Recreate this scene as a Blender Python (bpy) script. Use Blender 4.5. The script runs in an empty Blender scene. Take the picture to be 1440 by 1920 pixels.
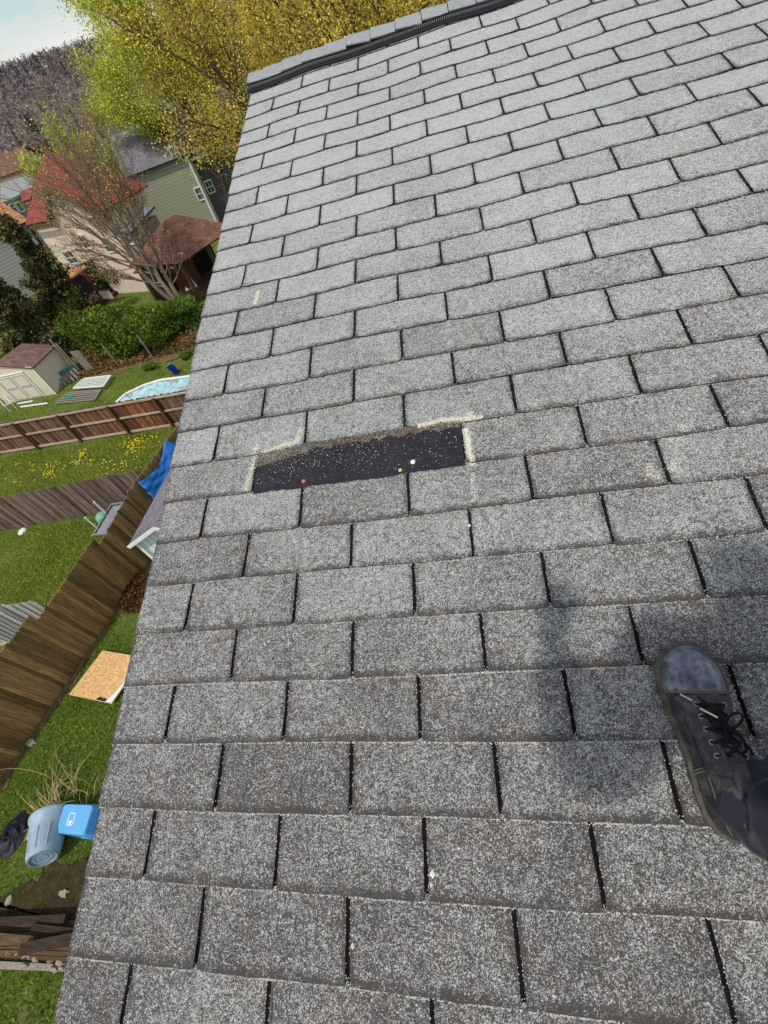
import bpy, math, random
import numpy as np
from mathutils import Vector, Matrix

# ------------------------------------------------------------------ camera, sky, sun, exposure
RM = np.array([[0.97260741860206, 0.04388685708091777, -0.22827341732185194],
               [-0.11294596179918595, -0.7690825858320902, -0.6290907612444189],
               [-0.20316992640027734, 0.6376409020329427, -0.7430585852145988]])   # right, down, forward
CP = np.array([0.62156666, 0.15971253, 1.10098714])
FPX = 812.95
PITCH = 0.27379660
SC = bpy.context.scene
COL = SC.collection
cam = bpy.data.cameras.new('camera')
cam.sensor_fit = 'VERTICAL'; cam.sensor_height = 24.0; cam.sensor_width = 18.0
cam.lens = FPX / 1920 * 24.0
cam.clip_start = 0.02; cam.clip_end = 5000
cob = bpy.data.objects.new('camera', cam); COL.objects.link(cob)
r, u, b = RM[0], -RM[1], -RM[2]
cob.matrix_world = Matrix(((r[0], u[0], b[0], CP[0]), (r[1], u[1], b[1], CP[1]), (r[2], u[2], b[2], CP[2]), (0, 0, 0, 1)))
SC.camera = cob

SUN = np.array([-0.20, -0.47, 0.85]); SUN /= np.linalg.norm(SUN)
W = bpy.data.worlds.new('World'); SC.world = W; W.use_nodes = True
nt = W.node_tree; nt.nodes.clear()
wo = nt.nodes.new('ShaderNodeOutputWorld'); bg = nt.nodes.new('ShaderNodeBackground')
sky = nt.nodes.new('ShaderNodeTexSky'); sky.sky_type = 'NISHITA'; sky.sun_disc = False
sky.sun_elevation = math.asin(SUN[2]); sky.sun_rotation = math.atan2(SUN[0], SUN[1])
sky.air_density = 1.2; sky.dust_density = 1.5
tc = nt.nodes.new('ShaderNodeTexCoord'); mp = nt.nodes.new('ShaderNodeMapping'); mp.inputs['Scale'].default_value = (1.2, 1.2, 4.0)
nz = nt.nodes.new('ShaderNodeTexNoise'); nz.inputs['Scale'].default_value = 2.2; nz.inputs['Detail'].default_value = 7; nz.inputs['Roughness'].default_value = .55
cr = nt.nodes.new('ShaderNodeValToRGB'); cr.color_ramp.elements[0].position = .42; cr.color_ramp.elements[1].position = .62
mx = nt.nodes.new('ShaderNodeMixRGB'); mx.inputs[2].default_value = (5.8, 5.75, 5.7, 1)
nt.links.new(tc.outputs['Generated'], mp.inputs[0]); nt.links.new(mp.outputs[0], nz.inputs[0]); nt.links.new(nz.outputs[0], cr.inputs[0])
nt.links.new(cr.outputs[0], mx.inputs[0]); nt.links.new(sky.outputs[0], mx.inputs[1]); nt.links.new(mx.outputs[0], bg.inputs[0])
bg.inputs[1].default_value = 0.15
nt.links.new(bg.outputs[0], wo.inputs[0])
sl = bpy.data.lights.new('sun', 'SUN'); sl.energy = 2.5; sl.angle = math.radians(2.0); sl.color = (1.0, .955, .89)
so = bpy.data.objects.new('sun', sl); COL.objects.link(so)
so.rotation_euler = Vector(SUN).to_track_quat('Z', 'Y').to_euler()
SC.view_settings.view_transform = 'Standard'; SC.view_settings.look = 'None'
SC.view_settings.exposure = 0.0; SC.view_settings.gamma = 1.0

# ------------------------------------------------------------------ measuring helpers
GZ = -8.0
def ray(x, y): return np.array([(x - 720) / FPX, (y - 960) / FPX, 1.0]) @ RM
def G(x, y, z=GZ):
    r = ray(x, y); return CP + r * ((z - CP[2]) / r[2])
def D(x, y, dist):
    r = ray(x, y); return CP + r / math.hypot(r[0], r[1]) * dist
def VP(px, A, B):
    """ray through a point meets the vertical plane through A and B"""
    A = np.array(A, float); B = np.array(B, float)
    n = np.array([-(B - A)[1], (B - A)[0], 0.0]); r = ray(*px)
    return CP + r * (((A - CP) @ n) / (r @ n))
def PL(px, A, B, C3):
    n = np.cross(np.array(B) - A, np.array(C3) - A); r = ray(*px)
    return CP + r * (((np.array(A) - CP) @ n) / (r @ n))
def unit(v): v = np.array(v, float); return v / np.linalg.norm(v)
rng = np.random.default_rng(7); random.seed(7)

# ------------------------------------------------------------------ materials
def srgb(r, g, b):
    f = lambda c: (c / 255 / 12.92) if c / 255 <= .04045 else ((c / 255 + .055) / 1.055) ** 2.4
    return (f(r), f(g), f(b), 1)
class NT:
    def __init__(s, name):
        s.m = bpy.data.materials.new(name); s.m.use_nodes = True; s.t = s.m.node_tree; s.t.nodes.clear()
        s.o = s.n('ShaderNodeOutputMaterial'); s.b = s.n('ShaderNodeBsdfPrincipled'); s.l(s.b.outputs[0], s.o.inputs[0])
    def n(s, t, **k):
        x = s.t.nodes.new(t)
        for a, v in k.items(): setattr(x, a, v)
        return x
    def l(s, a, b): s.t.links.new(a, b)
    def co(s, kind='Object', scale=(1, 1, 1), rot=(0, 0, 0)):
        c = s.n('ShaderNodeTexCoord'); m = s.n('ShaderNodeMapping'); m.inputs['Scale'].default_value = scale; m.inputs['Rotation'].default_value = rot
        s.l(c.outputs[kind], m.inputs[0]); return m.outputs[0]
    def noise(s, co, scale, detail=3, rough=.6, dist=0):
        x = s.n('ShaderNodeTexNoise'); x.inputs['Scale'].default_value = scale; x.inputs['Detail'].default_value = detail
        x.inputs['Roughness'].default_value = rough; x.inputs['Distortion'].default_value = dist
        s.l(co, x.inputs['Vector']); return x.outputs[0]
    def ramp(s, f, stops):
        x = s.n('ShaderNodeValToRGB'); e = x.color_ramp.elements
        while len(e) < len(stops): e.new(.5)
        for i, (p, c) in enumerate(stops):
            e[i].position = p; e[i].color = c if not isinstance(c, (int, float)) else (c, c, c, 1)
        s.l(f, x.inputs[0]); return x.outputs[0]
    def mix(s, f, a, b, mode='MIX'):
        x = s.n('ShaderNodeMixRGB', blend_type=mode)
        for i, v in ((0, f), (1, a), (2, b)):
            if isinstance(v, (int, float)): x.inputs[i].default_value = v if i == 0 else (v, v, v, 1)
            elif isinstance(v, tuple): x.inputs[i].default_value = v
            else: s.l(v, x.inputs[i])
        return x.outputs[0]
    def math(s, op, a, b=0.0, clamp=False):
        x = s.n('ShaderNodeMath', operation=op); x.use_clamp = clamp
        for i, v in ((0, a), (1, b)):
            if isinstance(v, (int, float)): x.inputs[i].default_value = v
            else: s.l(v, x.inputs[i])
        return x.outputs[0]
    def attr(s, name, out='Fac'):
        x = s.n('ShaderNodeAttribute', attribute_name=name); return x.outputs[out]
    def col(s, c): 
        if isinstance(c, tuple): s.b.inputs['Base Color'].default_value = c
        else: s.l(c, s.b.inputs['Base Color'])
    def rough(s, v):
        if isinstance(v, (int, float)): s.b.inputs['Roughness'].default_value = v
        else: s.l(v, s.b.inputs['Roughness'])
    def bump(s, h, strength=.5, dist=.01):
        x = s.n('ShaderNodeBump'); x.inputs['Strength'].default_value = strength; x.inputs['Distance'].default_value = dist
        s.l(h, x.inputs['Height']); s.l(x.outputs[0], s.b.inputs['Normal'])
    def spec(s, v): s.b.inputs['Specular IOR Level'].default_value = v

def simple(name, c, rough=.7, var=.25, scale=3.0, bump=0.0, spec=.3, metal=0, stretch=(1, 1, 1), tone=False):
    t = NT(name); co = t.co('Object', stretch); n = t.noise(co, scale, 5, .65)
    dark = tuple(x * (1 - var) for x in c[:3]) + (1,); light = tuple(min(1, x * (1 + var)) for x in c[:3]) + (1,)
    k = t.ramp(n, [(.3, dark), (.7, light)])
    if tone:
        k = t.mix(1.0, k, t.attr('tone', 'Color'), 'MULTIPLY')
    t.col(k); t.rough(rough); t.spec(spec); t.b.inputs['Metallic'].default_value = metal
    if bump: t.bump(t.noise(co, scale * 6, 4, .7), bump, .01)
    return t.m

def granule_material(name, light, dark, brown, cover=.5, worn=True, patch=False):
    t = NT(name); co = t.co('Object')
    n1 = t.noise(co, 430, 2, .75); n2 = t.noise(co, 170, 3, .7); n4 = t.noise(co, 800, 1, .6)
    big = t.noise(co, 1.3, 4, .6); mid = t.noise(co, 6.5, 5, .7)
    s_ = t.math('ADD', t.math('MULTIPLY', n1, .50), t.math('MULTIPLY', n2, .28))
    s_ = t.math('ADD', s_, t.math('MULTIPLY', n4, .22)); s_ = t.math('ADD', s_, t.math('MULTIPLY', t.math('SUBTRACT', t.noise(co, 62, 2, .6), .5), .12))
    # more granules lost in some random areas than in others
    off = t.math('MULTIPLY', t.math('SUBTRACT', big, .5), .085)
    off = t.math('ADD', off, t.math('MULTIPLY', t.math('SUBTRACT', mid, .5), .11))
    sx = t.n('ShaderNodeSeparateXYZ'); c2 = t.n('ShaderNodeTexCoord'); t.l(c2.outputs['Object'], sx.inputs[0])
    up = t.n('ShaderNodeMapRange'); t.l(sx.outputs['Y'], up.inputs[0])
    up.inputs[1].default_value = -.1; up.inputs[2].default_value = 2.6; up.inputs[3].default_value = -.062; up.inputs[4].default_value = .052  # darker downslope, paler upslope: light falloff put into the granule colour
    off = t.math('ADD', off, up.outputs[0])
    if worn:
        uv = t.n('ShaderNodeUVMap', uv_map='tab'); su = t.n('ShaderNodeSeparateXYZ'); t.l(uv.outputs[0], su.inputs[0])
        ed = t.n('ShaderNodeMapRange', interpolation_type='SMOOTHSTEP'); t.l(su.outputs['Y'], ed.inputs[0])
        ed.inputs[1].default_value = 0; ed.inputs[2].default_value = .15; ed.inputs[3].default_value = -.13; ed.inputs[4].default_value = 0
        e2 = t.n('ShaderNodeMapRange', interpolation_type='SMOOTHSTEP'); t.l(t.math('ABSOLUTE', t.math('SUBTRACT', su.outputs['X'], .5)), e2.inputs[0])
        e2.inputs[1].default_value = .455; e2.inputs[2].default_value = .5; e2.inputs[3].default_value = 0; e2.inputs[4].default_value = -.07
        wn = t.ramp(t.noise(co, 17, 3, .6), [(.35, .25), (.68, 1.0)])
        off = t.math('ADD', off, t.math('MULTIPLY', t.math('ADD', ed.outputs[0], e2.outputs[0]), wn))
        off = t.math('ADD', off, t.math('MULTIPLY', t.math('SUBTRACT', t.attr('tone'), .5), .036))
    vo = t.n('ShaderNodeTexVoronoi'); vo.inputs['Scale'].default_value = 560; t.l(co, vo.inputs['Vector']); vs = t.n('ShaderNodeSeparateXYZ'); t.l(vo.outputs['Color'], vs.inputs[0])
    v = t.math('ADD', t.math('ADD', s_, off), cover - .5)
    v = t.math('ADD', v, t.math('MULTIPLY', t.math('SUBTRACT', vs.outputs[0], .5), .11))
    base = t.mix(t.ramp(t.noise(co, 11, 3, .6), [(.40, 0), (.62, 1)]), dark, brown)
    lt = t.mix(vs.outputs[1], tuple(x * .55 for x in light[:3]) + (1,), tuple(min(1, x * 1.3) for x in light[:3]) + (1,))
    lt = t.mix(t.ramp(t.noise(co, .9, 2, .5), [(.4, 0), (.65, .35)]), lt, srgb(160, 166, 160))
    k = t.mix(t.ramp(v, [(.43, 0), (.54, 1)]), base, lt)
    t.col(k); t.rough(.93); t.spec(.12)
    t.bump(t.math('MULTIPLY', v, 1.0), .55, .004)
    return t.m

M = {}
M['shingle'] = granule_material('granule_shingle', srgb(184, 185, 181), srgb(70, 69, 69), srgb(78, 69, 64))
M['cap'] = granule_material('granule_cap_shingle', srgb(160, 162, 160), srgb(84, 82, 82), srgb(88, 80, 76), cover=.52, worn=False)
M['slot'] = granule_material('keyway_asphalt', srgb(70, 68, 78), srgb(17, 16, 22), srgb(22, 18, 20), cover=.40, worn=False)
M['bare'] = granule_material('bare_mat', srgb(130, 128, 130), srgb(46, 44, 50), srgb(40, 38, 44), cover=.365, worn=False)
M['strip'] = granule_material('exposed_adhesive_strip', srgb(170, 164, 148), srgb(62, 56, 52), srgb(74, 60, 50), cover=.44, worn=False)
M['butt'] = simple('shingle_edge', srgb(64, 52, 46), .95, .35, 60)
M['grit'] = simple('loose_granules', srgb(215, 210, 198), .9, .25, 300)
M['chalk'] = simple('chalk_dust', srgb(226, 222, 200), .95, .12, 200)
M['vent'] = simple('ridge_vent_plastic', srgb(22, 21, 26), .5, .2, 8)
M['grille'] = simple('vent_grille', srgb(150, 150, 155), .4, .1, 8)
M['flash'] = simple('drip_edge_metal', srgb(205, 208, 210), .4, .1, 4, metal=.3)
M['siding_w'] = simple('white_siding', srgb(214, 214, 210), .6, .06, 2)

def wood(name, a, bcol, streak=srgb(180, 175, 165), st=.25, axis='Z', s=1.0):
    t = NT(name)
    sc = {'Z': (14, 14, .9), 'X': (.9, 14, 14), 'Y': (14, .9, 14)}[axis]
    co = t.co('Object', tuple(x * s for x in sc)); g = t.noise(co, 2.4, 6, .7, .5)
    k = t.ramp(g, [(.28, bcol), (.6, a)])
    k = t.mix(t.ramp(t.noise(t.co('Object', tuple(x * s * .7 for x in sc)), 3.3, 4, .8), [(.58, 0), (.74, st)]), k, streak)
    k = t.mix(1.0, k, t.attr('tone', 'Color'), 'MULTIPLY')
    t.col(k); t.rough(.85); t.spec(.2); t.bump(g, .5, .01)
    return t.m
M['wood_big'] = wood('stained_brown_boards', srgb(160, 130, 88), srgb(84, 66, 44), srgb(174, 160, 126), .45)
M['wood_mid'] = wood('weathered_grey_brown_boards', srgb(124, 106, 96), srgb(52, 40, 36), srgb(198, 194, 190), .8)
M['wood_far'] = wood('russet_boards', srgb(130, 100, 80), srgb(60, 42, 34), srgb(186, 178, 168), .8)
M['wood_grey'] = wood('silvered_boards', srgb(164, 164, 160), srgb(92, 92, 92), srgb(210, 208, 200), .4)
M['rail'] = wood('sun_bleached_rail', srgb(196, 178, 156), srgb(120, 100, 84), srgb(216, 208, 196), .4, 'X')
M['postw'] = wood('brown_post', srgb(112, 78, 54), srgb(62, 42, 30), srgb(140, 120, 100), .2)
M['boards_x'] = wood('old_lumber', srgb(104, 86, 62), srgb(44, 34, 26), srgb(150, 140, 120), .3, 'X')
M['darkbeam'] = wood('dark_wet_timber', srgb(66, 52, 42), srgb(34, 26, 22), srgb(110, 96, 80), .2, 'X')
M['greylumber'] = wood('grey_lumber', srgb(158, 150, 138), srgb(96, 88, 80), srgb(190, 186, 178), .4)

def grass_mat():
    t = NT('lawn'); co = t.co('Object')
    a = t.ramp(t.noise(co, .55, 6, .7), [(.32, srgb(84, 108, 42)), (.52, srgb(116, 134, 60)), (.72, srgb(146, 146, 84))])
    b2 = t.ramp(t.noise(co, 9, 6, .8), [(.3, .45), (.7, 1.25)])
    k = t.mix(1.0, a, b2, 'MULTIPLY')
    t.col(k); t.rough(.95); t.spec(.1); t.bump(t.noise(co, 20, 5, .8), 1.0, .08)
    return t.m
M['lawn'] = grass_mat()
def tonemat(name, base, rough=.9, spec=.1, trans=0.0):
    t = NT(name); k = t.mix(1.0, base, t.attr('tone', 'Color'), 'MULTIPLY'); t.col(k); t.rough(rough); t.spec(spec)
    if trans:
        tr = t.n('ShaderNodeBsdfTranslucent'); ms = t.n('ShaderNodeMixShader'); ms.inputs[0].default_value = trans
        t.l(k, tr.inputs[0]); t.l(t.b.outputs[0], ms.inputs[1]); t.l(tr.outputs[0], ms.inputs[2]); t.l(ms.outputs[0], t.o.inputs[0])
    return t.m
M['blade'] = tonemat('grass_blades', srgb(178, 188, 88), trans=.3)
M['leaf_green'] = tonemat('spring_green_leaves', srgb(196, 196, 92), trans=.3)
M['leaf_gold'] = tonemat('gold_maple_flowers', srgb(198, 182, 92), trans=.3)
M['leaf_bud'] = tonemat('pale_yellow_buds', srgb(196, 182, 110), trans=.3)
M['leaf_bush'] = tonemat('shrub_leaves', srgb(112, 128, 56), trans=.3)
M['leaf_dark'] = tonemat('conifer_needles', srgb(84, 84, 54), trans=.1)
M['brush'] = tonemat('dry_brush', srgb(150, 120, 88), trans=.1)
M['flower'] = simple('dandelion_yellow', srgb(242, 214, 40), .8, .1)
M['bark'] = simple('grey_brown_bark', srgb(136, 120, 102), .95, .4, 6, .6, .1, stretch=(1, 1, .25))
M['bark_d'] = simple('dark_bark', srgb(84, 72, 60), .95, .4, 6, .6, .1, stretch=(1, 1, .25))
M['bark_twig'] = simple('pale_twigs', srgb(150, 128, 104), .95, .3, 6)
M['dirt'] = simple('leaf_litter_soil', srgb(112, 92, 72), .98, .5, 7, .8, .05)
M['dirt_shade'] = simple('dark_soil_and_shade', srgb(62, 54, 38), .98, .5, 7, .8, .05)  # dark litter soil, also the painted shade near the garbage can
M['hill'] = simple('bare_woodland_floor', srgb(108, 98, 96), .98, .3, .03)
M['forest'] = tonemat('distant_trees', srgb(150, 140, 138))
M['pink'] = simple('pink_stucco', srgb(226, 204, 190), .9, .05, 1.5, .2)
M['greywall'] = simple('grey_stucco', srgb(150, 138, 130), .9, .07, 1.5)
def stripes(name, c, line, period, axis=2, w=.12, rough=.6, tone=0.0, var=.08, vs=2.0):
    t = NT(name); co = t.n('ShaderNodeTexCoord'); s = t.n('ShaderNodeSeparateXYZ'); t.l(co.outputs['Object'], s.inputs[0])
    fr = t.math('FRACT', t.math('ADD', t.math('DIVIDE', s.outputs[axis], period), 50.0))
    m = t.ramp(fr, [(0, 1), (w, 1), (min(.98, w * 1.6), 0)])
    n = t.noise(co.outputs['Object'], vs, 5, .7); k0 = t.mix(n, tuple(x * (1 - var) for x in c[:3]) + (1,), tuple(min(1, x * (1 + var)) for x in c[:3]) + (1,))
    t.col(t.mix(m, k0, line)); t.rough(rough); t.spec(.3)
    return t.m
M['lap_grey'] = stripes('grey_lap_siding', srgb(216, 212, 210), srgb(150, 146, 146), .22)
M['lap_green'] = stripes('sage_lap_siding', srgb(166, 170, 148), srgb(128, 132, 112), .2)
M['lap_dark'] = stripes('slate_lap_siding', srgb(96, 94, 102), srgb(66, 64, 72), .2)
M['shed_front'] = stripes('cream_panel_siding', srgb(226, 216, 194), srgb(178, 168, 148), .2, 0, .07)
M['shed_side'] = stripes('beige_panel_siding', srgb(206, 194, 176), srgb(170, 160, 142), .2, 1, .07)
M['trim'] = simple('white_trim', srgb(228, 228, 222), .6, .05)
M['trim_grey'] = simple('grey_trim', srgb(150, 152, 168), .6, .08)
def roofmat(name, c, period=.14, var=.25):
    t = NT(name); co = t.co('UV'); br = t.n('ShaderNodeTexBrick'); t.l(co, br.inputs['Vector'])
    br.inputs['Scale'].default_value = 1.0; br.inputs['Brick Width'].default_value = .4; br.inputs['Row Height'].default_value = period; br.inputs['Mortar Size'].default_value = .012
    br.inputs['Color1'].default_value = tuple(x * (1 - var) for x in c[:3]) + (1,); br.inputs['Color2'].default_value = tuple(min(1, x * (1 + var)) for x in c[:3]) + (1,)
    br.inputs['Mortar'].default_value = tuple(x * .45 for x in c[:3]) + (1,)
    n = t.ramp(t.noise(t.co('Object'), 2, 5, .7), [(.3, .75), (.7, 1.2)])
    t.col(t.mix(1.0, br.outputs[0], n, 'MULTIPLY')); t.rough(.9); t.spec(.1)
    return t.m
M['roof_red'] = roofmat('red_roof', srgb(148, 72, 70), .3, .08)
M['roof_brown'] = roofmat('brown_shingle_roof', srgb(128, 92, 80), .2)
M['roof_orange'] = roofmat('orange_brown_roof', srgb(178, 128, 96), .3)
M['roof_shed'] = roofmat('shed_brown_roof', srgb(124, 98, 88), .16)
M['roof_grey'] = roofmat('grey_roof', srgb(126, 122, 128), .2, .12)
M['roof_flat'] = simple('grey_green_membrane', srgb(142, 148, 142), .9, .15, .8)
M['glass'] = simple('window_glass', srgb(64, 76, 82), .12, .35, 2.2, 0, .8)
M['dark'] = simple('dark_interior', srgb(22, 18, 18), .9, .3)
M['redpaint'] = simple('dark_red_paint', srgb(104, 34, 38), .6, .2)
def tarpmat(name, c, bright):
    t = NT(name); co = t.co('Object'); n = t.noise(co, 3.2, 6, .65, 1.2)
    t.col(t.ramp(n, [(.3, c), (.7, bright)])); t.rough(.38); t.spec(.5); t.bump(t.noise(co, 7, 4, .6, .8), .8, .05); return t.m
M['tarp'] = tarpmat('blue_poly_tarp', srgb(10, 84, 158), srgb(30, 116, 196))
def poolmat():
    t = NT('pool_cover'); co = t.co('Object')
    k = t.ramp(t.noise(co, 1.6, 5, .6, .6), [(.35, srgb(148, 198, 204)), (.65, srgb(184, 216, 218))])
    k = t.mix(t.ramp(t.noise(co, 1.1, 6, .7), [(.53, 0), (.6, .85)]), k, srgb(120, 118, 100))
    t.col(k); t.rough(.5); t.bump(t.noise(co, 5, 4, .6, 1.0), .8, .06); return t.m
M['pool'] = poolmat()
M['white_tarp'] = simple('white_plastic_sheet', srgb(214, 220, 220), .5, .12, 3)
def osbmat():
    t = NT('oriented_strand_board'); co = t.co('Object', (1, 1, 1), (0, 0, .5))
    v = t.n('ShaderNodeTexVoronoi'); v.inputs['Scale'].default_value = 26; t.l(t.co('Object', (1, 2.4, 1), (0, 0, .9)), v.inputs['Vector'])
    sp = t.n('ShaderNodeSeparateXYZ'); t.l(v.outputs['Color'], sp.inputs[0])
    k = t.ramp(sp.outputs[0], [(0, srgb(184, 138, 84)), (.5, srgb(216, 172, 112)), (1, srgb(234, 198, 142))])
    k = t.mix(t.ramp(t.noise(co, 3, 4, .6), [(.5, 0), (.7, .5)]), k, srgb(190, 132, 72))
    t.col(k); t.rough(.8); return t.m
M['osb'] = osbmat()
M['blackprint'] = simple('black_ink', srgb(34, 34, 38), .8, .1)
M['bin'] = simple('faded_grey_plastic', srgb(150, 168, 182), .55, .2, 3.5, .15)
M['bin_d'] = simple('faded_grey_plastic_base', srgb(118, 134, 148), .6, .2, 6)
M['tote'] = simple('light_blue_plastic', srgb(98, 172, 222), .4, .07, 2, 0, .5)
M['tote_in'] = simple('blue_plastic_inside', srgb(34, 96, 160), .5, .1)
M['label'] = simple('white_sticker', srgb(226, 228, 226), .7, .05)
M['bluepl'] = simple('royal_blue_plastic', srgb(22, 44, 140), .4, .1)
M['straw'] = simple('dry_straw_stalks', srgb(190, 170, 122), .9, .2, 8)
M['whitepl'] = simple('white_plastic', srgb(224, 226, 224), .5, .06)
M['greymetal'] = simple('grey_metal', srgb(150, 152, 154), .5, .2, 4, metal=.4)
M['ballgreen'] = simple('mint_green_plastic', srgb(110, 170, 132), .4, .08)
M['teal'] = simple('teal_paint', srgb(62, 128, 112), .6, .2)
M['rock'] = simple('pale_stone', srgb(150, 140, 130), .9, .25, 20)
M['sheet'] = simple('dark_plastic_sheet', srgb(40, 36, 46), .5, .3, 9)
M['redcl'] = simple('orange_red_plastic', srgb(196, 88, 60), .7, .2)
def bootmat():
    t = NT('scuffed_black_leather'); co = t.co('Object')
    n = t.noise(co, 26, 6, .7, .4)
    k = t.ramp(n, [(.30, srgb(24, 25, 32)), (.48, srgb(78, 82, 98)), (.68, srgb(134, 136, 146))])
    k = t.mix(t.ramp(t.noise(co, 34, 6, .75), [(.54, 0), (.68, .75)]), k, srgb(150, 138, 120))
    k = t.mix(t.ramp(t.noise(co, 90, 3, .7), [(.63, 0), (.68, 1)]), k, srgb(16, 16, 20))
    t.col(k); t.rough(t.ramp(t.noise(co, 30, 4, .6), [(.3, .36), (.7, .62)])); t.spec(.5); t.bump(n, .35, .004); return t.m
M['boot'] = bootmat()
def bootup():
    t = NT('worn_dusty_leather'); co = t.co('Object')
    n = t.noise(co, 52, 7, .78, .4)
    k = t.ramp(n, [(.28, srgb(20, 20, 24)), (.48, srgb(50, 50, 55)), (.62, srgb(84, 81, 76)), (.78, srgb(118, 110, 96))])
    t.col(k); t.rough(.62); t.spec(.4); t.bump(n, .6, .004); return t.m
M['bootup'] = bootup()
M['welt'] = simple('dusty_rubber_sole', srgb(88, 84, 74), .9, .5, 60, .6)
M['stitch'] = simple('pale_stitching', srgb(112, 102, 82), .9, .3, 60)
M['lace'] = simple('black_lace', srgb(20, 20, 24), .9, .3, 120, .5)
M['eyelet'] = simple('brass_eyelet', srgb(150, 140, 118), .4, .2, 30, metal=.7)
M['aglet'] = simple('pale_aglet', srgb(196, 186, 168), .5, .1)
def cloth():
    t = NT('black_work_trousers'); co = t.co('Object')
    n = t.noise(co, 7, 4, .6)
    t.col(t.ramp(n, [(.3, srgb(26, 27, 35)), (.7, srgb(50, 50, 62))])); t.rough(.92); t.spec(.15); t.b.inputs['Sheen Weight'].default_value = .15
    w = t.n('ShaderNodeTexWave'); w.inputs['Scale'].default_value = 300; t.l(co, w.inputs['Vector']); t.bump(t.noise(t.co('Object', (1, 1, .5)), 14, 2, .5, 1.0), .4, .015); return t.m
M['trouser'] = cloth()
M['skin'] = simple('skin', srgb(196, 142, 122), .6, .08, 30)
M['shirt'] = simple('dark_shirt', srgb(46, 50, 60), .9, .15, 4)
M['hair'] = simple('brown_hair', srgb(62, 46, 34), .7, .2, 60)
M['nail_r'] = simple('rusty_red_nail_head', srgb(196, 112, 96), .7, .15, 90)
M['nail_y'] = simple('rusty_tan_nail_head', srgb(200, 170, 118), .7, .15, 90)
M['nail_w'] = simple('white_sealant_dab', srgb(236, 236, 228), .7, .05, 90)

# ------------------------------------------------------------------ mesh helpers
def props(o, label=None, cat=None, group=None, kind=None):
    if label: o['label'] = label
    if cat: o['category'] = cat
    if group: o['group'] = group
    if kind: o['kind'] = kind
    return o
def mesh_np(name, V, F, mat, parent=None, tone=None, smooth=False, uv=None, uvname='tab', mats=None, mi=None):
    """V (n,3); F list of arrays grouped by size, or list of tuples; tone per-face values/colours"""
    me = bpy.data.meshes.new(name)
    if isinstance(F, np.ndarray):
        k = F.shape[1]; nf = len(F); me.vertices.add(len(V)); me.vertices.foreach_set('co', np.asarray(V, np.float32).ravel())
        me.loops.add(nf * k); me.loops.foreach_set('vertex_index', F.astype(np.int32).ravel())
        me.polygons.add(nf); me.polygons.foreach_set('loop_start', np.arange(nf, dtype=np.int32) * k)
        me.polygons.foreach_set('loop_total', np.full(nf, k, np.int32)); ls = np.full(nf, k)
    else:
        me.from_pydata([tuple(v) for v in V], [], [tuple(f) for f in F]); ls = np.array([len(f) for f in F]); nf = len(F)
    me.update(calc_edges=True)
    if tone is not None:
        tone = np.asarray(tone, np.float32)
        if tone.ndim == 1: tone = np.repeat(tone[:, None], 3, 1)
        c = np.ones((ls.sum(), 4), np.float32); c[:, :3] = np.repeat(tone, ls, axis=0)
        a = me.color_attributes.new('tone', 'FLOAT_COLOR', 'CORNER'); a.data.foreach_set('color', c.ravel())
    if uv is not None:
        l = me.uv_layers.new(name=uvname); l.data.foreach_set('uv', np.asarray(uv, np.float32).ravel())
    for m_ in (mats or [mat]): me.materials.append(m_)
    if mi is not None: me.polygons.foreach_set('material_index', np.asarray(mi, np.int32))
    if smooth: me.polygons.foreach_set('use_smooth', np.ones(nf, bool))
    me.validate(); me.update()
    o = bpy.data.objects.new(name, me); COL.objects.link(o)
    if parent is not None: o.parent = parent
    return o
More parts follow.
